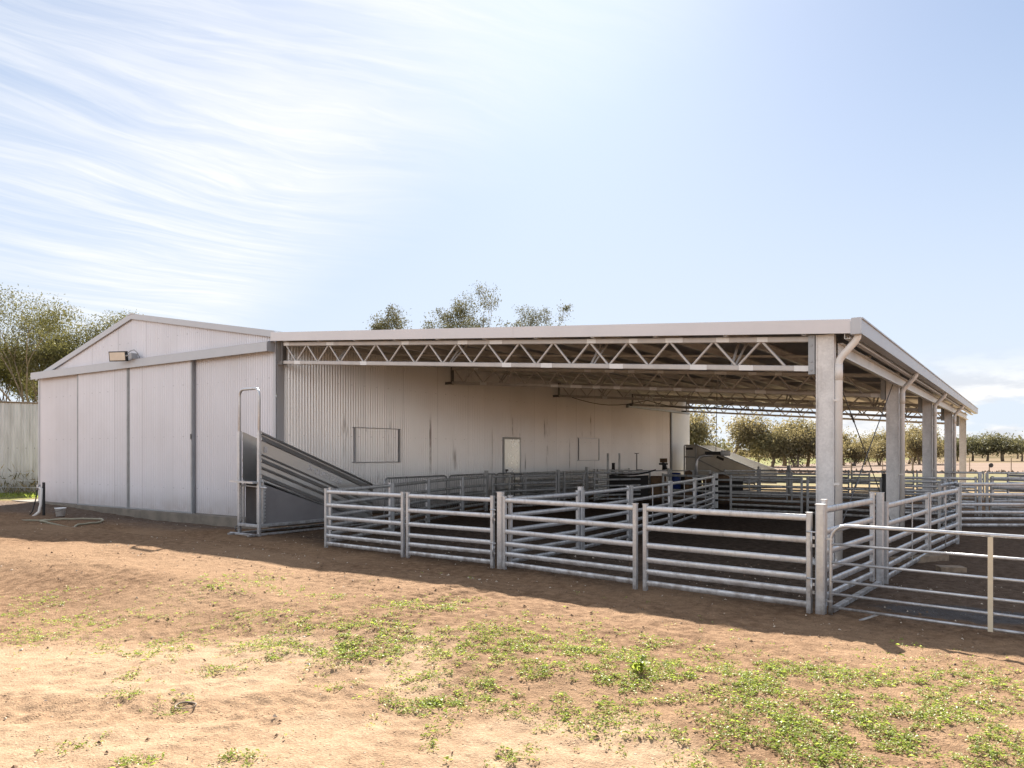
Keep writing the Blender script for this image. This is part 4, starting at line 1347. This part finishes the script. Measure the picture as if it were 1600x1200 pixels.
mb.add(vs, [(0, 1 + i, 1 + (i + 1) % 64) for i in range(64)])
mb.build('roof', M['trim'], tank)

tz = gz1(-21.0, 9.05)
tap = thing('tap_post', (-21.05, 9.12, tz), 0, 'black post with a grey pipe and tap beside the left shed corner', 'tap post')
mb = MB(); mb.bar((0, 0, -0.1), (0, 0, 0.86), 0.07, 0.07, prof='round', seg=10); mb.build('post_body', M['black'], tap)
mb = MB(); mb.tube([(-0.08, -0.22, -0.02), (-0.03, -0.1, 0.10), (-0.02, -0.06, 0.3), (-0.01, -0.05, 0.70), (-0.08, -0.06, 0.72)], 0.035, 8); mb.build('pipe', M['pvc'], tap)
mb = MB(); mb.tube([(-0.06, -0.06, 0.72), (-0.17, -0.07, 0.73), (-0.2, -0.07, 0.66)], 0.028, 8); mb.box((-0.17, -0.10, 0.75), (-0.08, -0.04, 0.80)); mb.build('tap', M['galv'], tap)
mb = MB(); mb.tube([(-0.2, -0.07, 0.66), (-0.24, -0.08, 0.45), (-0.36, -0.12, 0.1), (-0.34, -0.2, 0.01)], 0.015, 6); mb.build('tube', M['black'], tap)
bz = gz1(-20.6, 9.3)
bucket = thing('bucket', (-20.55, 9.3, bz), 0, 'small white plastic bucket standing on the soil beside the tap post', 'bucket')
mb = MB()
n = 24
vs, fs = [], []
prof = [(0.10, 0.0), (0.125, 0.19), (0.135, 0.19), (0.135, 0.215), (0.122, 0.215), (0.098, 0.01)]
for r_, z in prof:
    for k in range(n):
        t = 2 * math.pi * k / n
        vs.append((r_ * math.cos(t), r_ * math.sin(t), z))
for j in range(len(prof) - 1):
    for k in range(n):
        fs.append((j * n + k, j * n + (k + 1) % n, (j + 1) * n + (k + 1) % n, (j + 1) * n + k))
fs.append(tuple(reversed(range(n)))); fs.append(tuple((len(prof) - 1) * n + k for k in range(n)))
mb.add(vs, fs, 0, True); mb.build('tub', M['white'], bucket)
mb = MB(); mb.tube([(0.136 * math.cos(math.pi * k / 10), -0.136 * math.sin(math.pi * k / 10) - 0.01, 0.17 - 0.05 * math.sin(math.pi * k / 10)) for k in range(11)], 0.004, 5); mb.build('handle', M['rod'], bucket)


def ground_tube(name, pts, rad, mat, label, cat):
    P = [Vector((x, y, 0)) for x, y in pts]
    out_ = []
    for i in range(len(P) - 1):
        p0 = P[max(0, i - 1)]; p1 = P[i]; p2 = P[i + 1]; p3 = P[min(len(P) - 1, i + 2)]
        for k in range(8):
            t = k / 8
            v = 0.5 * ((2 * p1) + (p2 - p0) * t + (2 * p0 - 5 * p1 + 4 * p2 - p3) * t * t + (3 * p1 - p0 - 3 * p2 + p3) * t ** 3)
            out_.append((v.x, v.y, gz1(v.x, v.y) + rad * 0.9 + 0.012))
    mb_ = MB(); mb_.tube(out_, rad, 8)
    return tag(mb_.build(name, mat), label, cat)


def G(px, py):                      # authoring aid: where a ray through the photograph meets the flat ground
    t = (px - 800) / F; u = (HZ - py) / F
    k = -CH / u
    return ((math.cos(YAW) * t - math.sin(YAW)) * k, (math.sin(YAW) * t + math.cos(YAW)) * k)


ground_tube('garden_hose', [G(*p_) for p_ in ((0, 819), (30, 816), (66, 823), (70, 828), (64, 831), (85, 831), (112, 829), (122, 824), (150, 821), (161, 818), (150, 815), (100, 814), (40, 814), (10, 817))],
            0.022, M['hose'], 'beige garden hose looped on the shaded soil near the tap post', 'hose')
mb = MB()
ring = [(0.045 * math.cos(t / 10 * 2 * math.pi) * 1.5, 0.06 * math.sin(t / 10 * 2 * math.pi), 0.006 + 0.003 * math.sin(t * 1.7)) for t in range(10)] + [(0.13, 0.03, 0.02)]
mb.tube(ring, [0.004, 0.005, 0.007, 0.008, 0.007, 0.006, 0.005, 0.005, 0.004, 0.003, 0.002], 6)
tx, ty = G(290, 1108)
tag(mb.build('twig', M['bark'], None, (tx, ty, gz1(tx, ty) + 0.004)), 'curled dark piece of bark on the pale sand in the left foreground', 'twig')

# ------------------------------------------------------------------ plants
rng = np.random.default_rng(7)


def leaf_quads(cent, size, wid, droop=0.5, seed=0, fold=0.0):
    """elongated leaf diamonds around centres"""
    r = np.random.default_rng(seed)
    n = len(cent)
    d = r.normal(size=(n, 3)); d[:, 2] -= droop * 1.6
    d /= np.linalg.norm(d, axis=1)[:, None]
    s = np.cross(d, r.normal(size=(n, 3))); s /= np.linalg.norm(s, axis=1)[:, None]
    L = size * r.uniform(0.6, 1.35, n)[:, None]; Wd = wid * r.uniform(0.6, 1.3, n)[:, None]
    v = np.stack([cent - d * L * 0.5, cent + s * Wd * 0.5 - d * L * 0.08, cent + d * L * 0.5, cent - s * Wd * 0.5 - d * L * 0.08], 1).reshape(-1, 3)
    return v, np.arange(4 * n).reshape(n, 4)


def make_tree(seed, H, spread, nleaf, lsize, trunks=1, low=0.35, levels=3, clump=0.09, up=0.55, leafmat='leaf_gum', bark='bark', flat=0.55, droop=0.02):
    """tree mesh pair (trunk with limbs, crown) of height H, base at the origin"""
    rnd = random.Random(seed)
    tb = MB(); tips = []

    def grow_(p, d, L, r, lv):
        pts = [p]; rr = [r]
        n_ = 4
        for k in range(n_):
            d = (d + Vector((rnd.gauss(0, 0.13), rnd.gauss(0, 0.13), rnd.gauss(0.05, 0.08)))).normalized()
            p = p + d * (L / n_)
            pts.append(p); rr.append(r * (1 - 0.42 * (k + 1) / n_))
        tb.tube(pts, rr, 7 if lv < 2 else 5)
        if lv >= levels:
            tips.append((p, 1.0)); tips.append((pts[2], 0.5))
            return
        nb = rnd.choice((2, 3, 3)) if lv else rnd.choice((3, 4))
        ph = rnd.uniform(0, 6.28)
        for i in range(nb):
            a = ph + 6.28 * i / nb + rnd.uniform(-0.5, 0.5)
            out_ = Vector((math.cos(a), math.sin(a), 0))
            nd = (d * up + out_ * spread * rnd.uniform(0.35, 0.9) + Vector((0, 0, 0.25))).normalized()
            st_ = pts[-1] if i < 2 else pts[-2]
            grow_(st_, nd, L * rnd.uniform(0.58, 0.85), rr[-1] * rnd.uniform(0.62, 0.85), lv + 1)

    for t_ in range(trunks):
        a = rnd.uniform(0, 6.28)
        lean_ = 0.0 if trunks == 1 else rnd.uniform(0.12, 0.4)
        grow_(Vector((0.05 * math.cos(a) * trunks, 0.05 * math.sin(a) * trunks, -0.1)), Vector((lean_ * math.cos(a), lean_ * math.sin(a), 1)).normalized(),
              H * low * rnd.uniform(0.85, 1.1), H * (0.022 if trunks == 1 else 0.014), 0)
    zmax = max(p.z for p, _ in tips)
    k = (H * 0.93) / zmax
    r = np.random.default_rng(seed)
    ws = np.array([w for _, w in tips]); ws = ws * r.uniform(0.05, 2.2, len(ws)); ws /= ws.sum()
    cnt = r.multinomial(nleaf, ws)
    cent = []
    for (p, w), c in zip(tips, cnt):
        rad = H * clump * r.uniform(0.7, 1.35)
        off = r.normal(size=(c, 3)) * np.array([rad, rad, rad * flat])
        off[:, 2] -= np.abs(r.normal(size=c)) * H * droop
        cent.append(np.array([p.x, p.y, p.z]) + off + np.array([0, 0, -rad * 0.1]))
    cent = np.concatenate(cent)
    v, f = leaf_quads(cent, lsize, lsize * 0.38, 0.5, seed)
    v *= k; v[:, 2] = np.maximum(v[:, 2], 0.05)
    crown = np_mesh('crown', v, f, M[leafmat])
    tb.v = [tuple(Vector(p) * k) for p in tb.v]
    return tb.mesh('trunk', M[bark]), crown


def put_tree(name, meshes, loc, rz, sc, label, group, cat='tree'):
    t = thing(name, loc, rz, label, cat, group)
    t.scale = sc if isinstance(sc, tuple) else (sc, sc, sc)
    for nm, me in zip(('trunk', 'crown'), meshes):
        o_ = bpy.data.objects.new(nm, me); COL.objects.link(o_); o_.parent = t
    return t


def at_depth(px, d):
    t = (px - 800) / F
    return ((math.cos(YAW) * t - math.sin(YAW)) * d, (math.sin(YAW) * t + math.cos(YAW)) * d)


TG1 = 'eucalypts behind the tank'
x, y = at_depth(84, 47); put_tree('gum_tree', make_tree(11, 12.6, 0.52, 42000, 0.18, 4, 0.40, 3, 0.046, 0.8), (x, y, 0), 0.6, 1.0, 'tall eucalypt with yellowish crown rising between tank and shed gable', TG1)
x, y = at_depth(18, 49); put_tree('gum_tree', make_tree(12, 11.4, 0.55, 42000, 0.18, 4, 0.38, 3, 0.046, 0.8), (x, y, 0), 1.6, 1.0, 'leafy eucalypt at the left edge behind the tank', TG1)
x, y = at_depth(98, 56); put_tree('gum_tree', make_tree(14, 8.3, 0.50, 12000, 0.2, 3, 0.32, 3, 0.05, 0.8), (x, y, 0), 2.2, 1.0, 'low eucalypt whose foliage just clears the left roof slope', TG1)
x, y = at_depth(196, 66); put_tree('gum_tree', make_tree(15, 14.0, 0.5, 12000, 0.2, 2, 0.4, 3, 0.042, 0.8, 'leaf_grey'), (x, y, 0), 1.0, 1.0, 'dark tree top peeping over the roof beside the ridge', TG1)
TG2 = 'gum trees rising behind the long roof'
x, y = at_depth(733, 60); put_tree('gum_tree', make_tree(21, 16.6, 0.60, 11000, 0.18, 2, 0.28, 4, 0.016, 0.72, 'leaf_grey', 'bark_pale'), (x, y, 0), 0.4, 1.0, 'tallest open crowned gum above the middle of the long roof', TG2)
x, y = at_depth(614, 62); put_tree('gum_tree', make_tree(22, 15.4, 0.30, 6500, 0.18, 1, 0.34, 4, 0.017, 1.05, 'leaf_grey', 'bark_pale'), (x, y, 0), 2.4, 1.0, 'leftmost of the three gums above the long roof', TG2)
x, y = at_depth(836, 64); put_tree('gum_tree', make_tree(26, 15.4, 0.32, 6500, 0.18, 1, 0.34, 4, 0.017, 1.05, 'leaf_grey', 'bark_pale'), (x, y, 0), 1.4, 1.0, 'rightmost of the three gums above the long roof', TG2)

far = [make_tree(31, 7, 0.75, 4600, 0.21, 1, 0.17, 3, 0.055, 0.6, 'leaf_far', 'bark', 1.0, 0.05),
       make_tree(32, 7, 0.7, 4600, 0.21, 2, 0.17, 3, 0.055, 0.65, 'leaf_far', 'bark', 1.0, 0.06),
       make_tree(33, 7, 0.55, 4600, 0.21, 1, 0.20, 3, 0.055, 0.8, 'leaf_far', 'bark_pale', 1.2, 0.07),
       make_tree(34, 7, 0.8, 4600, 0.21, 2, 0.15, 3, 0.058, 0.55, 'leaf_far', 'bark', 0.9, 0.045)]
spread_t = [make_tree(41, 6, 1.2, 4600, 0.26, 1, 0.24, 3, 0.085, 0.35, 'leaf_olive', 'bark', 0.6, 0.03),
            make_tree(42, 6, 1.3, 4600, 0.26, 2, 0.22, 3, 0.085, 0.32, 'leaf_olive', 'bark', 0.6, 0.03),
            make_tree(43, 6, 1.1, 4600, 0.26, 1, 0.26, 3, 0.09, 0.4, 'leaf_olive', 'bark', 0.6, 0.035)]
TL = [  # px, top y, depth, label
    (1084, 640, 98, 'tall gum half hidden by the far end of the shed wall'),
    (1112, 690, 92, 'low bushy gum above the far loading ramp'),
    (1140, 650, 95, 'tallest pointed gum in the row behind the far ramp'),
    (1160, 700, 104, 'low gum at the right foot of the tallest pointed gum'),
    (1184, 688, 100, 'small gum in the dip right of the tallest pointed gum'),
    (1203, 662, 93, 'gum with golden hanging foliage behind the rear yards'),
    (1225, 656, 99, 'gum with a bare pale limb behind the rear yards'),
    (1243, 667, 92, 'gum in the middle of the clump left of the first column'),
    (1262, 662, 97, 'dark trunked gum close left of the first column'),
    (1283, 668, 94, 'gum mostly hidden behind the first column'),
    (1318, 674, 104, 'green gum right behind the first downpipe'),
    (1334, 690, 98, 'low bushy gum right of the first downpipe'),
    (1352, 681, 108, 'rounded gum behind the crossed brace rods'),
    (1374, 683, 102, 'gum just left of the second column'),
    (1398, 674, 110, 'gum hidden behind the second column'),
    (1422, 664, 116, 'tall thin gum right of the second column'),
    (1437, 676, 110, 'gum between second and third columns'),
    (1458, 684, 120, 'gum hidden behind the third column'),
]
for k, (pxx, top, d, lab) in enumerate(TL):
    x, y = at_depth(pxx, d)
    hgt_ = ((HZ - top) / F * d + CH) * 0.93
    s_ = hgt_ / 7
    put_tree('gum_tree', far[k % 4], (x, y, 0), k * 1.3, (s_ * (0.95 + 0.16 * (k * 7 % 4)), s_ * (0.95 + 0.16 * (k * 5 % 4)), s_), lab, 'gum trees behind the yards')
TR = [(1478, 688, 165, 'dark spreading tree between third and fourth columns'), (1496, 694, 172, 'spreading tree behind the last columns'), (1520, 681, 168, 'spreading tree just right of the last column'),
      (1543, 688, 162, 'low spreading tree in the middle of the far right row'), (1566, 676, 160, 'largest spreading tree of the far right row'), (1597, 686, 166, 'spreading tree at the right edge, thick trunk'),
      (1590, 694, 240, 'distant tree in the gap near the right edge'), (1535, 697, 260, 'distant tree behind the far right row')]
for k, (pxx, top, d, lab) in enumerate(TR):
    x, y = at_depth(pxx, d)
    s_ = ((HZ - top) / F * d + CH) / 6
    put_tree('paddock_tree', spread_t[k % 3], (x, y, 0), k * 2.1, (s_ * 1.4, s_ * 1.25, s_), lab, 'spreading trees across the far paddock')
# far wood on the hills, one mass
lv, lf, off = [], [], 0
for k in range(150):
    a = rng.uniform(-1.5, 0.6); d = rng.uniform(330, 620)
    x, y = d * math.sin(a - 0.2), d * math.cos(a - 0.2)
    c = rng.normal(size=(110, 3)) * np.array([3.6, 3.6, 1.5]) + np.array([x, y, 4.6 + (d - 260) / 1430 * 5])
    v, f = leaf_quads(c, 2.0, 1.3, 0.2, 100 + k)
    lv.append(v); lf.append(f + off); off += len(v)
wd = bpy.data.objects.new('woods', np_mesh('woods', np.concatenate(lv), np.concatenate(lf), M['leaf_olive']))
COL.objects.link(wd)
tag(wd, 'hazy wood on the far low hills', 'woods', None, 'stuff')

# weeds: patches given as pixel centres of the photograph turned into ground positions
patches = [(360, 935, 0.55, 0.22, 1.0), (90, 985, 0.6, 0.2, .7), (85, 940, 0.6, 0.15, .7), (150, 968, .5, .15, .5), (215, 1008, 0.4, 0.12, .9), (245, 1025, .25, .08, .9), (410, 978, 0.4, 0.14, .9), (408, 1018, 0.28, 0.14, 1.1),
           (300, 1018, 0.3, 0.12, .5), (280, 990, .25, .08, .5), (270, 968, .3, .06, .5), (515, 985, 0.25, 0.1, .8), (450, 945, .3, .1, .4), (515, 955, .35, .08, .4), (630, 968, .3, .1, .8), (668, 975, 0.12, 0.05, 1.3), (705, 962, .4, .1, .6), (700, 978, .1, .04, 1.0),
           (530, 1005, 0.6, 0.2, 1.2), (545, 1030, 0.45, 0.14, 1.2), (640, 1025, 0.5, 0.16, 1.0), (720, 1030, 0.5, 0.17, 1.1), (790, 1020, 0.45, 0.2, 1.0), (655, 1108, 0.32, 0.1, 1.3), (700, 1103, .14, .05, 1.3), (560, 1085, .2, .05, .9),
           (670, 1072, .3, .1, .7), (780, 1085, .35, .12, .9), (870, 1000, .4, .2, .5), (880, 1045, 0.5, 0.25, .9), (870, 1095, 0.4, 0.14, 1.0), (940, 1035, .4, .15, .6), (1000, 1075, 0.3, 0.12, 1.2), (1030, 1022, .5, .12, .7), (1080, 1050, 0.6, 0.15, 1.0),
           (1110, 1090, 0.6, 0.2, .9), (1180, 1080, 0.5, 0.2, .8), (1220, 1060, .6, .14, .9), (1250, 1110, .6, .2, .9), (1280, 1150, 0.7, 0.25, 1.0), (1340, 1190, .6, .2, 1.1), (1400, 1150, 0.6, 0.2, .9), (1460, 1160, 0.4, 0.16, 1.1), (1530, 1070, 0.5, 0.15, 1.0),
           (1430, 1085, .5, .16, .6), (1550, 1110, .6, .3, .7), (1580, 1170, .6, .3, .9), (1340, 1070, .5, .12, .6), (1180, 1190, .5, .15, .8), (1040, 1140, 0.35, 0.1, .6), (930, 1130, .3, .1, .5), (205, 1062, .12, .06, 1.0), (240, 1075, .15, .06, .9), (268, 1105, .16, .06, 1.0),
           (205, 1090, .1, .04, .8), (120, 1170, .12, .05, .8), (205, 1198, .12, .04, .8), (340, 1050, .2, .06, .6), (425, 1030, .12, .06, .8), (20, 960, .3, .1, .6), (10, 1005, .3, .12, .5), (800, 1180, .1, .05, .5), (670, 1160, .1, .05, .5), (375, 1195, .1, .04, .8), (880, 1060, .5, .2, .8), (970, 1100, .4, .15, .7)]
cc, sz = [], []
for (pxx, pyy, rx, ry, dens) in patches:
    gx_, gy_ = G(pxx, pyy)
    dist = (HZ + 0 - pyy) * -1
    dens *= 0.55 if pxx < 500 else (0.95 if pxx < 1000 else 0.8)
    k_ = int(520 * dens * (rx * ry * 6.0) ** 0.85 / 0.6) + 20
    u = rng.normal(size=(k_, 2)) * np.array([rx * 0.55, ry * 1.3])
    u[:, 1] *= 1.15
    P_ = np.stack([gx_ + math.cos(YAW) * u[:, 0] - math.sin(YAW) * u[:, 1], gy_ + math.sin(YAW) * u[:, 0] + math.cos(YAW) * u[:, 1]], 1)
    cc.append(P_)
sc_ = np.stack([rng.uniform(-9, 0.8, 4200), rng.uniform(1.5, 7.4, 4200)], 1)     # thin scatter everywhere
dn = fbm(sc_[:, 0] * 0.8, sc_[:, 1] * 0.8, 3, 77)
pw = np.clip((sc_[:, 0] + 7.0) / 7.0, 0.04, 1.0)
sc_ = sc_[(rng.uniform(size=len(sc_)) < pw * np.clip((dn - 0.42) * 3.2, 0.03, 1))]
cc.append(sc_)
cc = np.concatenate(cc)
nz = fbm(cc[:, 0] * 6, cc[:, 1] * 6, 4, 55, 0.7)
cc = cc[nz > 0.40 + 0.16 * rng.uniform(size=len(cc))]
lim = cc[:, 1] + 0.09 * (cc[:, 0] + 6)
cc = cc[lim < 7.7]
print('weed tufts', len(cc))
zz = gz(cc[:, 0], cc[:, 1])
lv, lf, mi, off = [], [], [], 0
NLF = 7
for kk in range(NLF):
    n = len(cc)
    az_ = rng.uniform(0, 6.28, n); el = rng.uniform(0.03, 0.55, n); L = rng.uniform(0.009, 0.028, n) * np.where(rng.uniform(size=n) < 0.1, 1.7, 1.0)
    wv = L * rng.uniform(0.22, 0.5, n)
    d_ = np.stack([np.cos(az_) * np.cos(el), np.sin(az_) * np.cos(el), np.sin(el)], 1)
    s_ = np.stack([-np.sin(az_), np.cos(az_), rng.normal(0, 0.3, n)], 1)
    b0 = np.stack([cc[:, 0], cc[:, 1], zz + 0.002], 1) + np.stack([rng.normal(0, 0.014, n), rng.normal(0, 0.014, n), rng.uniform(0, 0.015, n)], 1)
    tip = b0 + d_ * L[:, None]; tip[:, 2] -= L * 0.15
    mid = b0 + d_ * (L * 0.5)[:, None]; mid[:, 2] += L * 0.12
    v = np.stack([b0, mid + s_ * (wv / 2)[:, None], tip, mid - s_ * (wv / 2)[:, None]], 1).reshape(-1, 3)
    lv.append(v); lf.append(np.arange(4 * n).reshape(n, 4) + off); off += 4 * n
    mi.append((rng.uniform(size=n) < 0.16).astype(np.int32))
gr = bpy.data.objects.new('grass', np_mesh('grass', np.concatenate(lv), np.concatenate(lf), [M['weed'], M['weed_dry']], False, np.concatenate(mi)))
COL.objects.link(gr)
tag(gr, 'low green weeds creeping in patches over the bare soil', 'grass', None, 'stuff')

# one broad-leaved weed standing above the rest
gx_, gy_ = G(1000, 1070)
bw = thing('broadleaf_weed', (gx_, gy_, gz1(gx_, gy_)), 0, 'bright broad leaved weed standing above the creeping green patch', 'weed')
mb = MB()
for k in range(26):
    a = k * 2.4; e = 0.25 + 0.9 * random.random(); L = random.uniform(0.05, 0.10)
    d_ = Vector((math.cos(a) * math.cos(e), math.sin(a) * math.cos(e), math.sin(e))); s_ = Vector((-math.sin(a), math.cos(a), 0))
    b0 = Vector((random.gauss(0, 0.02), random.gauss(0, 0.02), random.uniform(0, 0.05)))
    m1 = b0 + d_ * L * 0.35 + Vector((0, 0, 0.008)); m2 = b0 + d_ * L * 0.75 + Vector((0, 0, 0.004)); tp = b0 + d_ * L - Vector((0, 0, L * 0.2))
    w_ = L * 0.22
    mb.add([b0, m1 + s_ * w_, m2 + s_ * w_ * 0.8, tp, m2 - s_ * w_ * 0.8, m1 - s_ * w_, m1 - Vector((0, 0, .004)), m2 - Vector((0, 0, .004))],
           [(0, 1, 6), (1, 2, 7, 6), (2, 3, 7), (3, 4, 7), (4, 5, 6, 7), (5, 0, 6)], 0)
mb.build('foliage', M['weed'], bw)

# leaf litter, bark chips and pebbles on the soil
n = 9000
pc = np.stack([np.where(rng.uniform(size=n) < 0.25, rng.uniform(-23, -10, n), rng.uniform(-12, 1.2, n)), rng.uniform(1.4, 11.0, n)], 1)
keep = rng.uniform(size=n) < np.where(pc[:, 1] > 5.5, 0.9, 0.45)
pc = pc[keep]; n = len(pc)
zc_ = gz(pc[:, 0], pc[:, 1]) + 0.006
az_ = rng.uniform(0, 6.28, n); L = 0.008 + 0.036 * rng.uniform(0, 1, n) ** 4; Wd = L * rng.uniform(0.25, 0.8, n); hh = L * rng.uniform(0.2, 0.45, n)
dxy = np.stack([np.cos(az_), np.sin(az_), rng.normal(0, 0.2, n)], 1); sxy = np.stack([-np.sin(az_), np.cos(az_), rng.normal(0, 0.2, n)], 1)
c0 = np.stack([pc[:, 0], pc[:, 1], zc_], 1)
A = c0 - dxy * L[:, None] / 2; B2 = c0 + sxy * Wd[:, None] / 2; C2 = c0 + dxy * L[:, None] / 2; D2 = c0 - sxy * Wd[:, None] / 2
T = c0 + np.stack([np.zeros(n), np.zeros(n), hh], 1)
v = np.stack([A, B2, C2, D2, T], 1).reshape(-1, 3)
f = (np.arange(n)[:, None] * 5)[:, :, None] + np.array([[[0, 1, 4], [1, 2, 4], [2, 3, 4], [3, 0, 4]]]).reshape(1, 4, 3)
lit = bpy.data.objects.new('litter', np_mesh('litter', v, f.reshape(-1, 3), [M['chip'], M['clod']], False, np.repeat((rng.uniform(size=n) < 0.72).astype(np.int32), 4)))
COL.objects.link(lit)
tag(lit, 'bark chips, dry leaves and pebbles scattered on the soil', 'litter', None, 'stuff')

# clods along the edge of the ploughed paddock
n = 420
tt = rng.uniform(0, 1, n)
pxs = 1080 + tt * 640
cv_, cf_ = [], []
for k in range(n):
    d = 64 + rng.normal(0, 1.2)
    x, y = at_depth(pxs[k], d)
    r_ = rng.uniform(0.08, 0.24)
    base_ = []
    for i in range(6):
        a = i * math.pi / 3 + rng.uniform(-.3, .3)
        base_.append((x + r_ * math.cos(a) * rng.uniform(.7, 1.3), y + r_ * math.sin(a) * rng.uniform(.7, 1.3), -0.02))
    o0 = len(cv_)
    cv_ += base_ + [(x, y, r_ * rng.uniform(0.7, 1.5))]
    cf_ += [(o0 + i, o0 + (i + 1) % 6, o0 + 6) for i in range(6)]
cl = bpy.data.objects.new('rubble', np_mesh('rubble', cv_, cf_, M['rust']))
COL.objects.link(cl)
tag(cl, 'row of brown clods along the edge of the ploughed paddock', 'rubble', None, 'stuff')

# fence posts and round markers out in the paddock
for k, (pxx, d, lab) in enumerate([(1426, 60, 'thick grey fence post in the paddock right of the second column'), (1515, 62, 'fence post in the paddock right of the last column'), (1580, 63, 'fence post in the paddock near the right edge'),
                                   (1379, 62, 'thin fence post in the paddock left of the second column'), (1159, 44, 'dark fence post by the green strip behind the rear yards'), (1256, 46, 'dark fence post by the green strip left of the first column')]):
    x, y = at_depth(pxx if d > 50 else pxx + 74, d)
    mb = MB(); mb.bar((0, 0, -0.1), (0, 0, 1.25), 0.13 if k == 0 else 0.07, 0.13 if k == 0 else 0.07, prof='round', seg=8)
    tag(mb.build('fence_post', M['timber'], None, (x, y, 0)), lab, 'fence post', 'paddock fence posts')
for pxx, d, lab, r_ in ((1548, 64, 'dark round disc on a post in the paddock at the right', 0.19), (1333, 68, 'dark round disc on a post seen between first and second columns', 0.15)):
    x, y = at_depth(pxx, d)
    mk = thing('marker_post', (x, y, 0), YAW, lab, 'marker', 'disc markers in the paddock')
    mb = MB(); mb.bar((-0.12, 0, -0.1), (-0.12, 0, 0.75), 0.08, 0.08, prof='round', seg=8); mb.build('post_body', M['timber'], mk)
    mb = MB(); mb.bar((0.0, -0.06, 0.62), (0.0, -0.02, 0.62), r_ * 2, r_ * 2, prof='round', seg=20); mb.build('disc', M['dark'], mk)
# wire fence in front of the tank
wf = thing('wire_fence', (-31.5, 11.6, 0), 0, 'low wire fence in front of the corrugated tank', 'fence')
for z in (0.35, 0.62, 0.9):
    mb = MB(); mb.tube([(-12, -2.8, z), (3.9, 2.1, z)], 0.008, 5); mb.build('wire', M['galv'], wf)
for x in (-6.0, -2.6, 3.9):
    mb = MB(); mb.bar((x, -2.8 + 4.9 * (x + 12) / 15.9, -0.1), (x, -2.8 + 4.9 * (x + 12) / 15.9, 1.0), 0.04, 0.04); mb.build('post', M['rod'], wf)
# dry weeds at the foot of the tank
cw = []
for k in range(1500):
    a = rng.uniform(-1.35, 0.55)
    h_ = abs(rng.normal(0, 0.42)) * (1.0 if -0.6 < a < 0.2 else 0.7)
    r_ = 5.1 + rng.uniform(0.0, 0.55)
    cw.append((-37.6 + r_ * math.cos(a), 15.0 + r_ * math.sin(a), min(1.15, h_)))
v, f = leaf_quads(np.array(cw), 0.30, 0.035, -0.9, 5)
v[:, 2] = np.maximum(v[:, 2], 0.0)
tw = bpy.data.objects.new('weeds', np_mesh('weeds', v, f, [M['weed_dry'], M['leaf_gum']], False, (rng.uniform(size=len(f)) < 0.62).astype(np.int32)))
COL.objects.link(tw)
tag(tw, 'tall dry weeds along the foot of the corrugated tank', 'weeds', None, 'stuff')
cw = np.stack([rng.uniform(-36, -28.4, 2600), rng.uniform(10.8, 14.0, 2600), rng.uniform(0.0, 0.12, 2600)], 1)
cw = cw[cw[:, 1] > 12.0 + 0.35 * (cw[:, 0] + 31)]
v, f = leaf_quads(cw, 0.12, 0.03, -0.8, 9)
v[:, 2] = np.maximum(v[:, 2], 0.0)
tw = bpy.data.objects.new('grass', np_mesh('grass', v, f, M['weed']))
COL.objects.link(tw)
tag(tw, 'green grass between the tank and the bare soil', 'grass', None, 'stuff')
